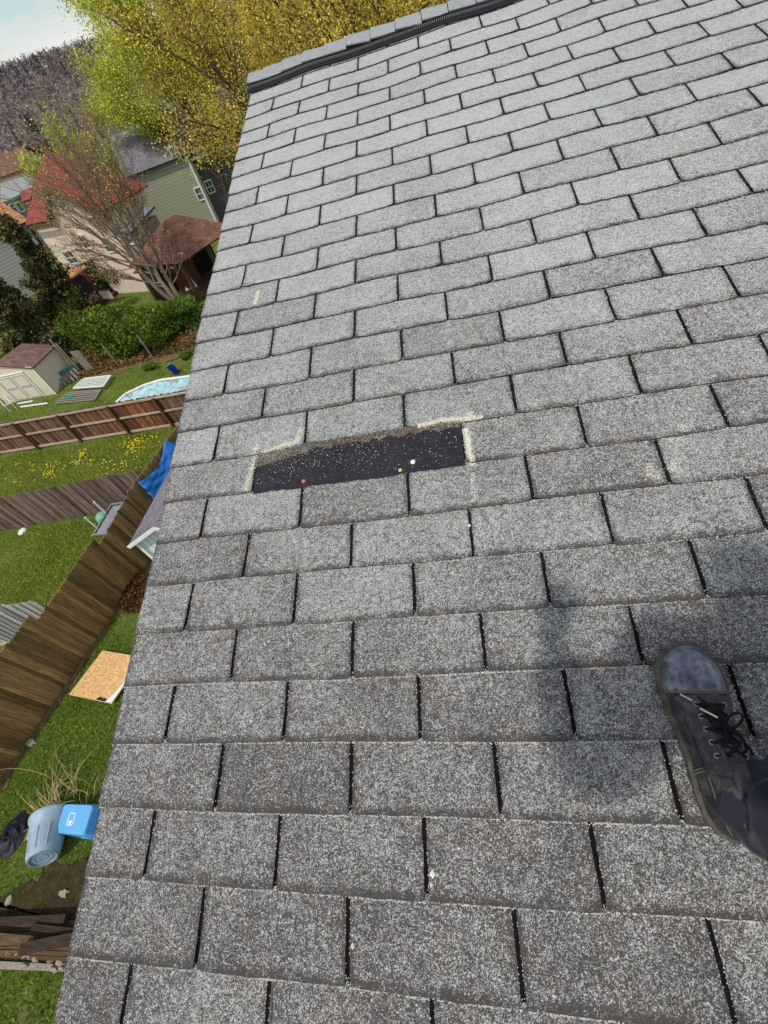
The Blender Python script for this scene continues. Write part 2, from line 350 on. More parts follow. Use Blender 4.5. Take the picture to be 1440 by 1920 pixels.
class MB:
    def __init__(s): s.v = []; s.f = []; s.t = []; s.m = []; s.uv = []
    def add(s, V, F, tone=1.0, mi=0, uv=None):
        k = len(s.v); s.v += [tuple(map(float, x)) for x in V]
        for i, f in enumerate(F):
            s.f.append(tuple(k + j for j in f)); s.t.append(tone); s.m.append(mi)
            s.uv += (uv[i] if uv else [(0, 0)] * len(f))
        return s
    def hexa(s, P, tone=1.0, mi=0):   # 8 points: bottom 4 ccw, top 4
        return s.add(P, [(3, 2, 1, 0), (4, 5, 6, 7), (0, 1, 5, 4), (1, 2, 6, 5), (2, 3, 7, 6), (3, 0, 4, 7)], tone, mi)
    def box(s, c, sx, sy, sz, ax=(1, 0, 0), up=(0, 0, 1), tone=1.0, mi=0):
        ax = unit(ax); up = unit(np.array(up) - np.dot(up, ax) * ax); ay = np.cross(up, ax); c = np.array(c, float)
        P = [c + ax * x * sx / 2 + ay * y * sy / 2 + up * z * sz / 2 for z in (-1, 1) for x, y in ((-1, -1), (1, -1), (1, 1), (-1, 1))]
        return s.hexa(P, tone, mi)
    def bar(s, A, B, w, h, up=(0, 0, 1), tone=1.0, mi=0):
        A = np.array(A, float); B = np.array(B, float); d = B - A
        if abs(np.dot(unit(d), unit(up))) > .98: up = (1, 0, 0)
        return s.box((A + B) / 2, np.linalg.norm(d), w, h, d, up, tone, mi)
    def tube(s, pts, rad, n=8, tone=1.0, mi=0, cap=True, squash=None):
        V, F = tube_np(np.array(pts, float), rad, n)
        F = [tuple(f) for f in F]
        if cap: F += [tuple(range(n - 1, -1, -1)), tuple(len(V) - n + i for i in range(n))]
        return s.add(V, F, tone, mi)
    def slab(s, poly, d, tone=1.0, mi=0):   # polygon extruded by vector d
        n = len(poly); P = [np.array(p, float) for p in poly]; Q = [p + np.array(d, float) for p in P]
        return s.add(P + Q, [tuple(range(n - 1, -1, -1)), tuple(range(n, 2 * n))] + [(i, (i + 1) % n, n + (i + 1) % n, n + i) for i in range(n)], tone, mi)
    def build(s, name, mat, parent=None, smooth=False, mats=None, uv=False, label=None):
        o = mesh_np(name, s.v, s.f, mat, parent, tone=[t if not isinstance(t, (int, float)) else (t, t, t) for t in s.t], smooth=smooth, mats=mats, mi=s.m if mats else None, uv=s.uv if uv else None)
        if label: o['label'] = label
        return o
def tube_np(P, rad, n=6):
    P = np.asarray(P, float); m = len(P); rad = np.broadcast_to(np.asarray(rad, float), (m,))
    T = np.gradient(P, axis=0); T /= np.linalg.norm(T, axis=1)[:, None] + 1e-12
    ref = np.array([0, 0, 1.0]) if abs(T[0][2]) < .9 else np.array([1.0, 0, 0])
    V = np.zeros((m, n, 3)); A = np.cross(T[0], ref); A /= np.linalg.norm(A)
    th = np.arange(n) * 2 * np.pi / n
    for i in range(m):
        A = A - T[i] * (A @ T[i]); A /= np.linalg.norm(A) + 1e-12; B = np.cross(T[i], A)
        V[i] = P[i] + rad[i] * (np.cos(th)[:, None] * A + np.sin(th)[:, None] * B)
    i = np.arange(m - 1)[:, None] * n; j = np.arange(n)[None, :]; j2 = (j + 1) % n
    F = np.stack([i + j, i + j2, i + n + j2, i + n + j], -1).reshape(-1, 4)
    return V.reshape(-1, 3), F
def empty(name, loc, label, cat, group=None):
    o = bpy.data.objects.new(name, None); COL.objects.link(o); o.location = tuple(map(float, loc)); o.empty_display_size = .3
    props(o, label, cat, group); o['_b'] = 0; del o['_b']; EMP[o.name] = np.array(loc, float); return o
EMP = {}
def put(mb, name, mat, root, **k):
    """build a part whose coordinates are world ones, under a root empty that is only translated"""
    off = EMP[root.name]; mb.v = [tuple(np.array(v) - off) for v in mb.v]
    return mb.build(name, mat, root, **k)
def quad_uv(P):
    P = [np.array(p, float) for p in P]; ax = unit(P[1] - P[0]); n = unit(np.cross(P[1] - P[0], P[2] - P[0])); ay = np.cross(n, ax)
    return [tuple(((p - P[0]) @ ax, (p - P[0]) @ ay)) for p in P]
def roofslab(mb, P, th=.12):
    P = [np.array(p, float) for p in P]; n = len(P); nn = unit(np.cross(P[1] - P[0], P[2] - P[0]))
    if nn[2] < 0: P = P[::-1]; nn = -nn
    Q = [p - nn * th for p in P]; uv = [quad_uv(P)]; F = [tuple(range(n))]
    F.append(tuple(range(2 * n - 1, n - 1, -1))); uv.append([(0, 0)] * n)
    for i in range(n): F.append((i, n + i, n + (i + 1) % n, (i + 1) % n)); uv.append([(0, 0)] * 4)
    mb.add(P + Q, F, 1.0, 0, uv); return mb

# ================================================================== SETTING: ground, hill
def ground():
    n = 60; xs = np.concatenate([-np.geomspace(1200, 30, 14), np.linspace(-28, 28, 57), np.geomspace(30, 1200, 14)]); ys = xs + 5
    X, Y = np.meshgrid(xs, ys); Z = np.full_like(X, GZ) + (np.sin(X * 1.3) * np.cos(Y * 1.1 + .5)) * .03
    Z = np.where((abs(X) > 40) | (abs(Y) > 45), GZ, Z); Z = np.minimum(Z, GZ + .02)
    V = np.stack([X, Y, Z], -1).reshape(-1, 3); a = len(xs); i = np.arange(len(ys) - 1)[:, None] * a; j = np.arange(a - 1)[None]
    F = np.stack([i + j, i + j + 1, i + a + j + 1, i + a + j], -1).reshape(-1, 4)
    o = mesh_np('ground', V, F, M['lawn'], smooth=True); props(o, 'green lawn and ground of the back gardens', None, None, 'structure')
ground()
def sheet(name, pts, mat, z, label, jit=.08, sub=4):
    P = [np.array(p[:2]) for p in pts]; out = []
    for i, p in enumerate(P):
        q = P[(i + 1) % len(P)]
        for k in range(sub): out.append(p + (q - p) * k / sub + rng.normal(0, jit, 2))
    V = [(p[0], p[1], z) for p in out]; o = mesh_np(name, V, [tuple(range(len(V)))], mat); props(o, label, None, None, 'structure'); return o

# hill with woodland
def hill():
    az = np.radians(np.linspace(-75, 25, 90)); rr = np.array([170, 230, 300, 370, 430, 500, 700])
    hh = np.array([0, .12, .38, .68, .88, 1.0, 1.0])
    def top(a): return 27.5 + 1.5 * np.sin(a * 9) + 5 * np.clip((-a - .62) * 3, -1.5, .0)
    V = [];
    for a in az:
        for r_, h_ in zip(rr, hh): V.append((CP[0] + r_ * math.sin(a), CP[1] + r_ * math.cos(a), GZ - 1 + (top(a) + 8) * h_ * (1 + .04 * math.sin(a * 31 + r_))))
    m = len(rr); F = [(i * m + j, (i + 1) * m + j, (i + 1) * m + j + 1, i * m + j + 1) for i in range(len(az) - 1) for j in range(m - 1)]
    o = mesh_np('hill', V, F, M['hill'], smooth=True); props(o, 'wooded hill rising behind the town', None, None, 'structure')
    VV = []; FF = []; TT = []; k = 0
    R = np.random.default_rng(3)
    for _ in range(3600):
        a = math.radians(R.uniform(-48, -14)); q = R.uniform(0, 1) ** .7; r_ = 180 + q * 320
        h_ = np.interp(r_, rr, hh); z = GZ - 1 + (top(a) + 8) * h_
        c = np.array([CP[0] + r_ * math.sin(a), CP[1] + r_ * math.cos(a), z - 1])
        blob = math.sin(a * 40) + math.sin(r_ / 37 + a * 18)
        con = R.uniform() < (.5 if blob > 1.0 else .03)
        H = R.uniform(5, 8) if con else R.uniform(7, 10); wd = H * (.18 if con else .3)
        if con:
            base = np.array([.30, .36, .34]) * R.uniform(.6, 1.2)
            for l in range(7):
                zz = H * (.1 + .13 * l); ww = wd * (1.15 - .15 * l)
                for s_ in range(3):
                    th = R.uniform(0, 6.28); d = np.array([math.cos(th), math.sin(th), 0]) * ww
                    VV += [c + d + (0, 0, zz), c - d + (0, 0, zz - .3), c + (0, 0, zz + H * .24)]; FF.append((k, k + 1, k + 2)); k += 3; TT.append(base * R.uniform(.7, 1.3))
        else:
            base = np.array([.74, .71, .69]) * R.uniform(.75, 1.15)
            for s_ in range(24):
                v = R.normal(0, 1, 3); v /= np.linalg.norm(v); q_ = c + (0, 0, H * .5) + v * np.array([wd, wd, H * .42]) * R.uniform(.3, 1); e1 = R.normal(0, 1, 3); e2 = R.normal(0, 1, 3); sz = R.uniform(.25, .6)
                VV += [q_ + e1 * sz, q_ - e1 * sz * .5 + e2 * sz * .5, q_ - e1 * sz * .5 - e2 * sz * .5]; FF.append((k, k + 1, k + 2)); k += 3; TT.append(base * R.uniform(.6, 1.25))
    o = mesh_np('hillside_forest', np.array(VV), np.array(FF), M['forest'], tone=np.array(TT)); props(o, 'bare grey purple woodland with dark evergreens on the far hill', 'forest', None, 'stuff')
hill()

# ================================================================== OUR ROOF
roofp = empty('shingled_house', (0, 0, 0), 'house whose worn grey three tab shingle roof fills the picture', 'house')
S = .3048; E = .12938
USP = 1.0; RX = -S * 1.0
def rel(o): o.rotation_euler = (PITCH, 0, 0); return o
def zdef(x, y):
    return .0028 * math.sin(x * 9.1 + 1.3) * math.sin(y * 2.3 + .4) + .0025 * math.sin(y * 5.1 + x * 1.7) + .0012 * math.sin(x * 17 + y * 11)
tabs_V, tabs_F, tabs_T, tabs_UV, tabs_M = [], [], [], [], []
KW = .0085
VENT_V = 27.05
slotmb = MB(); grit = MB()
def wav(x, n):  # waviness of a butt line, each 3-tab strip sits a touch differently
    st = math.floor((x / S + n * .5) / 3)
    h = math.sin(st * 12.9898 + n * 78.233) * 43758.5453; h -= math.floor(h)
    return (h - .5) * .0045 + .0014 * math.sin(x * 7 + n * 2.1)
NROW = range(-5, 28)
for n in NROW:
    y0 = n * E; ytop = (n + 1) * E + .004
    off = 0.0 if n % 2 == 0 else -.5
    u0 = -1.0; edges = [RX]
    k = off - 1
    keys = [kk for kk in np.arange(-3 + off, 15) if kk * S > RX + .05]
    jit = {kk: random.gauss(0, .0018) for kk in keys}
    xs = [RX + random.uniform(-.002, .003)] + [kk * S + jit[kk] for kk in keys]
    for i in range(len(xs) - 1):
        if n == 8 and i in (1, 2): continue           # the two missing tabs
        xl = xs[i] + (KW / 2 if i > 0 else 0); xr = xs[i + 1] - KW / 2
        nx = 14; ny = 4; tone = .5 + random.gauss(0, .28); tone = min(1, max(0, tone))
        curl = max(0, random.gauss(.0005, .0012)); droop = random.uniform(0, .002)
        base = len(tabs_V)
        lift = .0048 + random.uniform(-.0004, .0009)
        cl = random.uniform(.001, .006); cr_ = random.uniform(.001, .006)
        for j in range(ny + 1):
            for a in range(nx + 1):
                s = a / nx; x = xl + (xr - xl) * s
                yb = y0 + wav(x, n) + random.gauss(0, .0007)
                dl = (x - xl); dr = (xr - x)
                if i > 0 and dl < cl: yb += (cl - dl) ** 2 / cl * .7
                if dr < cr_: yb += (cr_ - dr) ** 2 / cr_ * .7
                t = j / ny; y = yb + (ytop - yb) * t
                if j == 0: pass
                xx = x
                if a == 0 and i > 0: xx += random.gauss(0, .0006)
                if a == nx: xx += random.gauss(0, .0006)
                z = zdef(x, y) + lift * (1 - t) + .0012 + curl * (1 - t) ** 2 * (abs(s - .5) * 2) ** 2
                tabs_V.append((xx, y, z))
        for j in range(ny):
            for a in range(nx):
                p = base + j * (nx + 1) + a; f = (p, p + 1, p + nx + 2, p + nx + 1); tabs_F.append(f); tabs_T.append(tone); tabs_M.append(0)
                tabs_UV += [(a / nx, j / ny), ((a + 1) / nx, j / ny), ((a + 1) / nx, (j + 1) / ny), (a / nx, (j + 1) / ny)]
        # butt and side edges go down
        rim = [base + j * (nx + 1) for j in range(ny, -1, -1)] + [base + a for a in range(1, nx + 1)] + [base + j * (nx + 1) + nx for j in range(1, ny + 1)]
        low = len(tabs_V)
        for q in rim: v = tabs_V[q]; tabs_V.append((v[0], v[1], v[2] - .0034))
        for q in range(len(rim) - 1):
            tabs_F.append((rim[q], low + q, low + q + 1, rim[q + 1])); tabs_T.append(tone); tabs_M.append(1); tabs_UV += [(0, 0)] * 4
        # washed-out granules caught along the butt line below the tab
        dens = 170 if n < 5 else (70 if n < 10 else 16)
        for _ in range(int(dens * (xr - xl) / S)):
            x = random.uniform(xl, xr); y = y0 + wav(x, n) - abs(random.gauss(0, .0014)) - .0006
            z = zdef(x, y) + .0036; rr_ = random.uniform(.0009, .0019); th = random.uniform(0, 3.1)
            c_, s_ = math.cos(th) * rr_, math.sin(th) * rr_
            grit.add([(x + c_, y + s_, z), (x - s_, y + c_, z), (x - c_, y - s_, z), (x + s_, y - c_, z), (x, y, z + rr_)], [(0, 1, 4), (1, 2, 4), (2, 3, 4), (3, 0, 4)])
        if i > 0 and n < 16:
            for _ in range(26 if n < 6 else 12):    # and along the slot walls
                sd = random.choice((-1, 1, 1)); x = xs[i] + sd * KW / 2 * random.uniform(.75, 1.15); y = y0 + random.uniform(0, E) ; z = zdef(x, y) + .004
                if random.random() < .35: x = xs[i] + random.uniform(-KW / 2, KW / 2); y = y0 + abs(random.gauss(0, .007)); z -= .0015
                rr_ = random.uniform(.0008, .0015); grit.add([(x + rr_, y, z), (x, y + rr_, z), (x - rr_, y, z), (x, y - rr_, z), (x, y, z + rr_)], [(0, 1, 4), (1, 2, 4), (2, 3, 4), (3, 0, 4)])
o = mesh_np('shingles', tabs_V, tabs_F, None, roofp, tone=tabs_T, uv=tabs_UV, mats=[M['shingle'], M['butt']], mi=tabs_M); rel(o)
XR = 14 * S
# sheet seen down the slots
def gridsheet(name, x0, x1, y0, y1, z, mat, dx=.1, lab=None):
    xs = np.linspace(x0, x1, max(2, int((x1 - x0) / dx))); ys = np.linspace(y0, y1, max(2, int((y1 - y0) / dx)))
    V = [(x, y, zdef(x, y) + z) for y in ys for x in xs]; m = len(xs); F = [(j * m + i, j * m + i + 1, (j + 1) * m + i + 1, (j + 1) * m + i) for j in range(len(ys) - 1) for i in range(m - 1)]
    o = mesh_np(name, V, F, mat, roofp, smooth=True); rel(o)
    if lab: o['label'] = lab
    return o
gridsheet('underlayer', RX + .004, XR - .1, -5 * E, 27.2 * E, .0004, M['slot'], .06)
# the bare strip where two tabs are gone
def barepatch():
    xl = 0 * S + KW / 2 - .006; xr = 2 * S - KW / 2 + .006; nx = 40; V = []; T = 8
    for j in range(T + 1):
        for a in range(nx + 1):
            x = xl + (xr - xl) * a / nx; yb = 8 * E - .0055 + .0025 * math.sin(x * 37) * math.sin(x * 11) + random.gauss(0, .0009); yt = 9 * E + .01
            y = yb + (yt - yb) * j / T; V.append((x, y, zdef(x, y) + .0044 + .0006 * j / T))
    m = nx + 1; F = [(j * m + i, j * m + i + 1, (j + 1) * m + i + 1, (j + 1) * m + i) for j in range(T) for i in range(nx)]
    o = mesh_np('bare_mat', V, F, M['bare'], roofp); rel(o); o['label'] = 'dark bare mat exposed where two shingle tabs are missing'
    # torn edge of the lost tabs under the course above
    V = []; F = []
    for a in range(61):
        x = xl + (xr - xl) * a / 60; s = a / 60
        dep = .012 + .006 * math.sin(a * .9) * math.sin(a * .31 + 1) + random.gauss(0, .0015)
        if s < .27: dep = .034 - .06 * abs(s - .02) * (1 if s > .02 else 0) + random.gauss(0, .001) + .012 * max(0, .27 - s) / .27
        y1 = 9 * E + .012; y0 = 9 * E - dep
        V += [(x, y0, zdef(x, y0) + .0072), (x, y1, zdef(x, y1) + .0062), (x, y0 - .001, zdef(x, y0) + .0042)]
    for a in range(60): F += [(3 * a, 3 * a + 3, 3 * a + 4, 3 * a + 1), (3 * a + 2, 3 * a + 5, 3 * a + 3, 3 * a)]
    o = mesh_np('torn_tab_edge', V, F, M['strip'], roofp); rel(o)
barepatch()
for _ in range(450):
    x = random.uniform(.006, 2 * S - .008); t = random.random() ** (.55 if x < 1.3 * S else 1.1); y = 8 * E + .006 + (E - .02) * t
    if x > 1.25 * S and random.random() < .55: continue
    z = zdef(x, y) + .0056; rr_ = random.uniform(.0006, .0017); th = random.uniform(0, 3.1); c_, s_ = math.cos(th) * rr_, math.sin(th) * rr_
    grit.add([(x + c_, y + s_, z), (x - s_, y + c_, z), (x - c_, y - s_, z), (x + s_, y - c_, z), (x, y, z + rr_)], [(0, 1, 4), (1, 2, 4), (2, 3, 4), (3, 0, 4)])
rel(grit.build('loose_granules', M['grit'], roofp))['kind'] = 'stuff'
def nail(x, y, mat, rad, lab):
    mb = MB(); z = zdef(x, y) + .0052
    prof = [(0, .0026), (.5, .0025), (.9, .0018), (1, 0.0)]; n = 14
    V = [(x + math.cos(k * 6.2832 / n) * p * rad, y + math.sin(k * 6.2832 / n) * p * rad, z + h) for p, h in prof[1:] for k in range(n)] + [(x, y, z + .0026)]
    F = [(i, (i + 1) % n, len(V) - 1) for i in range(n)] + [(r_ * n + i, (r_ + 1) * n + i, (r_ + 1) * n + (i + 1) % n, r_ * n + (i + 1) % n) for r_ in range(2) for i in range(n)]
    mb.add(V, F); o = rel(mb.build('nail_head', mat, roofp, smooth=True)); o['label'] = lab
def loc(px):  # pixel on the roof plane -> local x, y
    n = np.array([0, -math.sin(PITCH), math.cos(PITCH)]); r = ray(*px); X = CP + r * ((.006 - CP @ n) / (r @ n))
    return X[0], X[1] * math.cos(PITCH) + X[2] * math.sin(PITCH)
nail(*loc((569, 902)), M['nail_r'], .0058, 'round reddish nail head on the bare mat')
nail(*loc((750, 881)), M['nail_y'], .0055, 'round tan nail head on the bare mat')
nail(*loc((774, 866)), M['nail_w'], .0068, 'round white nail head on the bare mat')
# chalk strokes: dust caught on the granules
def chalk(pts, width, dens, mat='chalk'):
    mb = MB(); L = [loc(p) for p in pts]
    for (a, b2) in zip(L[:-1], L[1:]):
        a = np.array(a); b2 = np.array(b2); d = b2 - a; ln = np.linalg.norm(d); nn = np.array([-d[1], d[0]]) / ln
        for _ in range(int(dens * 3.6 * ln / .1)):
            q = a + d * random.random() + nn * random.gauss(0, width / 1.9); rr_ = random.uniform(.0006, .0015); th = random.uniform(0, 3)
            x, y = q; n_ = math.floor(y / E); t = y / E - n_; z = zdef(x, y) + .0012 + .0052 * (1 - t) + .0012
            if 8 * E < y < 9 * E and 0.006 < x < 2 * S - .006: continue
            c_, s_ = math.cos(th) * rr_, math.sin(th) * rr_
            mb.add([(x + c_, y + s_, z), (x - s_ * .7, y + c_ * .7, z), (x - c_, y - s_, z), (x + s_ * .7, y - c_ * .7, z)], [(0, 1, 2, 3)])
    return rel(mb.build('chalk_mark', M[mat], roofp))
chalk([(482, 833), (478, 855), (468, 890), (459, 920)], .012, 150)
chalk([(490, 850), (530, 836), (562, 826)], .012, 170)
chalk([(560, 824), (566, 800)], .013, 140)
chalk([(783, 801), (830, 788), (885, 785), (905, 782)], .010, 210)
chalk([(884, 772), (880, 790)], .008, 90)
chalk([(872, 802), (878, 830), (885, 872)], .010, 260)
chalk([(888, 885), (887, 915), (890, 942)], .008, 60)
chalk([(1283, 797), (1284, 810)], .016, 150)
chalk([(1246, 823), (1290, 824)], .014, 60)
chalk([(1213, 868), (1222, 893), (1240, 895)], .014, 90)
chalk([(1262, 850), (1256, 880), (1280, 876)], .014, 60)
chalk([(478, 529), (530, 519)], .009, 80)
chalk([(484, 543), (478, 571)], .011, 210)
for p, q in (((811, 1640), .006), ((809, 1660), .004), ((661, 1775), .004), ((880, 985), .004), ((1028, 1405), .003)):
    x, y = loc(p); mb = MB(); z = zdef(x, y) + .009
    mb.add([(x + q, y, z - .004), (x, y + q * 1.4, z - .004), (x - q, y, z - .004), (x, y - q * 1.2, z - .004), (x, y, z)], [(0, 1, 4), (1, 2, 4), (2, 3, 4), (3, 0, 4)])
    rel(mb.build('paint_chip', M['chalk'], roofp))
# ridge vent and caps
RY = 28.35 * E
def vent():
    x0, x1 = RX - .012, XR; ya = VENT_V * E; mb = MB()
    prof = [(ya, .004), (ya + .001, .008), (ya + .022, .011), (ya + .030, .0125), (ya + .032, .003)]
    nxs = 160; V = []; F = []
    for i in range(nxs + 1):
        x = x0 + (x1 - x0) * i / nxs; w = .004 * math.sin(x * 5.2) + .003 * math.sin(x * 11 + 1)
        for (y, z) in prof: V.append((x, y + w, z + zdef(x, y) + .004))
    m = len(prof)
    for i in range(nxs): F += [(i * m + j, (i + 1) * m + j, (i + 1) * m + j + 1, i * m + j + 1) for j in range(m - 1)]
    F += [tuple(range(m))]
    mb.add(V, F)
    o = rel(mb.build('ridge_vent', M['vent'], roofp)); 
    g = MB()  # louvre grille standing behind the flange
    for i in range(int((x1 - x0) / .0095)):
        x = x0 + .004 + i * .0095; w = .004 * math.sin(x * 5.2) + .003 * math.sin(x * 11 + 1); z = zdef(x, ya)
        g.box((x, ya + .036 + w, z + .0155), .0042, .004, .019)
    g2 = MB()
    for i in range(nxs):
        x = x0 + (x1 - x0) * i / nxs; xb = x0 + (x1 - x0) * (i + 1) / nxs; wa = .004 * math.sin(x * 5.2) + .003 * math.sin(x * 11 + 1); wb = .004 * math.sin(xb * 5.2) + .003 * math.sin(xb * 11 + 1)
        g2.bar((x, ya + .046 + wa, zdef(x, ya) + .0275), (xb, ya + .046 + wb, zdef(xb, ya) + .0275), .014, .004)
        g2.bar((x, ya + .10, zdef(x, ya) + .012), (xb, ya + .10, zdef(xb, ya) + .012), .09, .024)
    gr = rel(g.build('grille', M['grille'], roofp)); 
    rel(g2.build('vent_body', M['vent'], roofp))
vent()
bk = MB()   # back slope of the roof beyond the ridge
c, s = math.cos(PITCH), math.sin(PITCH)
def l2w(x, y, z): return np.array([x, y * c - z * s, y * s + z * c])
def capz(x): return .032 + zdef(x, RY) + .003 * math.sin(x * 5.2)
cx = RX - .012; ci = 0
capx = [RX - .012, -.225, -.112, .006, .129, .252, .379, .510, .644, .776]
while capx[-1] < XR: capx.append(capx[-1] + .1325 + random.uniform(-.004, .004))
for i in range(len(capx) - 1):
    a, b2 = capx[i], capx[i + 1] - .0035; V = []; F = []; nx, ny = 8, 10; tone = random.uniform(.2, .8)
    wob = random.uniform(-.010, .010); wob2 = random.uniform(-.010, .010)
    for q in range(nx + 1):
        x = a + (b2 - a) * q / nx; yf = VENT_V * E + .050 + wob + (wob2 - wob) * q / nx + .003 * math.sin(x * 8)
        for j in range(ny + 1):
            t = j / ny; lz = .006 * (1 - q / nx)
            if t <= .5:
                y = yf + (RY - yf) * (t * 2); z = capz(x) + lz
                if t == .5: z -= .0
                P = l2w(x, y, z - (.003 if t == 0 else 0))
            else:
                top = l2w(x, RY, capz(x) + lz); d = (t - .5) * 2 * (RY - yf); P = top + np.array([0, math.cos(PITCH) * d, -math.sin(PITCH) * d])
            if .4 < t < .6: P = P - np.array([0, 0, .004])
            V.append(P)
    m = ny + 1
    for q in range(nx): F += [(q * m + j, (q + 1) * m + j, (q + 1) * m + j + 1, q * m + j + 1) for j in range(ny)]
    nv = len(V)
    for q in range(nx + 1): V.append(V[q * m] - l2w(0, 0, 1) * .005)
    for q in range(nx): F.append((nv + q, nv + q + 1, (q + 1) * m, q * m))
    for j in range(m): V.append(V[j] - np.array([0, 0, .006]))
    nn_ = nv + nx + 1
    for j in range(ny): F.append((j, j + 1, nn_ + j + 1, nn_ + j))
    # local coordinates like the rest of the roof for the granule pattern
    o = mesh_np('ridge_cap', V, F, M['cap'], roofp, smooth=False)
rid = l2w(0, RY, .012)
bk.hexa([(RX, rid[1], rid[2] - .06), (XR, rid[1], rid[2] - .06), (XR, rid[1] + 4.5, rid[2] - .06 - 4.5 * math.tan(PITCH)), (RX, rid[1] + 4.5, rid[2] - .06 - 4.5 * math.tan(PITCH)),
         (RX, rid[1], rid[2]), (XR, rid[1], rid[2]), (XR, rid[1] + 4.5, rid[2] - 4.5 * math.tan(PITCH)), (RX, rid[1] + 4.5, rid[2] - 4.5 * math.tan(PITCH))])
bk.build('back_slope', M['cap'], roofp)
dk = MB(); dk.box(((RX + XR) / 2 + .01, 11 * E, -.025), XR - RX - .05, 33 * E, .02); rel(dk.build('roof_deck', M['greylumber'], roofp))
dr = MB(); dr.box((RX + .022, 11 * E, -.05), .008, 33 * E, .07); rel(dr.build('drip_edge', M['flash'], roofp))
fs = MB(); fs.box((RX + .045, 11 * E, -.12), .03, 33 * E, .16); rel(fs.build('rake_board', M['trim'], roofp))
wl = MB(); ytop = rid[1]; x0 = RX + .3; ya, yb = -5 * E + .4, rid[1] + 4.1
def rz(y): return (y * math.tan(PITCH) if y < ytop else (2 * ytop - y) * math.tan(PITCH)) - .06
poly = [(x0, ya, GZ), (x0, yb, GZ), (x0, yb, rz(yb)), (x0, ytop, rz(ytop)), (x0, ya, rz(ya))]
wl.slab(poly, (XR - x0 - .3, 0, 0)); wl.build('wall', M['siding_w'], roofp)

# ================================================================== FENCES
def fence(name, label, A, B, h0, h1, bmat, side, bw=.14, rails=(), posts=(), rail_mat=None, post_mat=None, tones=None, missing=(), lean=0.0, jt=.02, extra=None, dog=True, z0=GZ, group=None):
    A = np.array(A, float); B = np.array(B, float); d = B - A; L = np.linalg.norm(d); d /= L; nrm = np.array([-d[1], d[0]]) * side
    root = empty(name, (A[0], A[1], z0), label, 'fence', group); mb = MB(); k = 0; x = 0
    while x < L:
        w = bw * random.uniform(.92, 1.06); t = (x + w / 2) / L; h = h0 + (h1 - h0) * t + random.uniform(-jt, jt)
        if k not in missing:
            off = random.uniform(-.006, .006); tl = random.gauss(0, .0022) + lean; th = .019
            tn = random.uniform(.5, 1.42); tc_ = np.array([tn, tn * random.uniform(.94, 1.03), tn * random.uniform(.86, 1.04)])
            if tones: tc_ = tc_ * np.array(tones(t))
            gp_ = random.choice((.0, .0, .0, .002, .006)); p0 = A + d * (x + gp_ - .002); p1 = A + d * (x + w + .002); off = (.006 if k % 2 else -.014) + random.uniform(-.003, .003); P = []
            hz = h - .035
            def pt(p, z, o_): q = p + d * tl * z + nrm * o_; return (q[0], q[1], z0 + z)
            ww = w * .22
            front = [pt(p0, .03, off), pt(p1, .03, off), pt(p1, hz, off), pt(p1 - d * ww, h, off), pt(p0 + d * ww, h, off), pt(p0, hz, off)]
            back = [pt(p0, .03, off - th), pt(p1, .03, off - th), pt(p1, hz, off - th), pt(p1 - d * ww, h, off - th), pt(p0 + d * ww, h, off - th), pt(p0, hz, off - th)]
            mb.add(front + back, [(0, 1, 2, 3, 4, 5), (11, 10, 9, 8, 7, 6)] + [(i, 6 + i, 6 + (i + 1) % 6, (i + 1) % 6) for i in range(6)], tuple(tc_))
        x += w; k += 1
    put(mb, 'boards', bmat, root)
    for (zf, a, b2, w) in rails:
        r_ = MB(); m = 6; pa = A + d * L * a; pb = A + d * L * b2
        r_.bar((pa[0] + nrm[0] * .04, pa[1] + nrm[1] * .04, z0 + zf * h0), (pb[0] + nrm[0] * .04, pb[1] + nrm[1] * .04, z0 + zf * h1), .05, w, tone=random.uniform(.9, 1.1))
        put(r_, 'rail', rail_mat or bmat, root)
    for t in posts:
        r_ = MB(); pa = A + d * L * t; hh = (h0 + (h1 - h0) * t) * .97
        r_.box((pa[0] + nrm[0] * .11, pa[1] + nrm[1] * .11, z0 + hh / 2), .09, .09, hh, ax=(d[0], d[1], 0), tone=random.uniform(.85, 1.1))
        put(r_, 'post', post_mat or bmat, root)
    return root
# tall brown fence beside the house
fA = np.array([-11.25, -1.3]); fB = np.array([-8.35, 14.3])
def bigx(y): return .23 * y - 10.78
fence('board_fence', 'tall brown board fence running beside the side lawn, nearest the grey garbage can', (bigx(-1.3), -1.3), (bigx(4.38), 4.38), 1.95, 1.95, M['wood_big'], 1, bw=.095, jt=.035)
fence('board_fence', 'lower section of the brown fence opposite the strand board, stepping up to the right', (bigx(4.385), 4.385), (bigx(6.5), 6.5), 1.73, 1.90, M['wood_big'], 1, bw=.095, jt=.02, tones=lambda t: (1.0, .97, .92))
fence('board_fence', 'brown fence section opposite the white gabled shed', (bigx(6.505), 6.505), (bigx(8.1), 8.1), 1.66, 1.92, M['wood_big'], 1, bw=.095, jt=.02, tones=lambda t: (1.0, .97, .92))
fence('board_fence', 'far grey brown end of the side fence, behind the blue tarp', (bigx(8.105), 8.105), (bigx(14.3), 14.3), 1.98, 2.2, M['wood_big'], 1, bw=.095, jt=.03, tones=lambda t: (1.2, 1.2, 1.2))
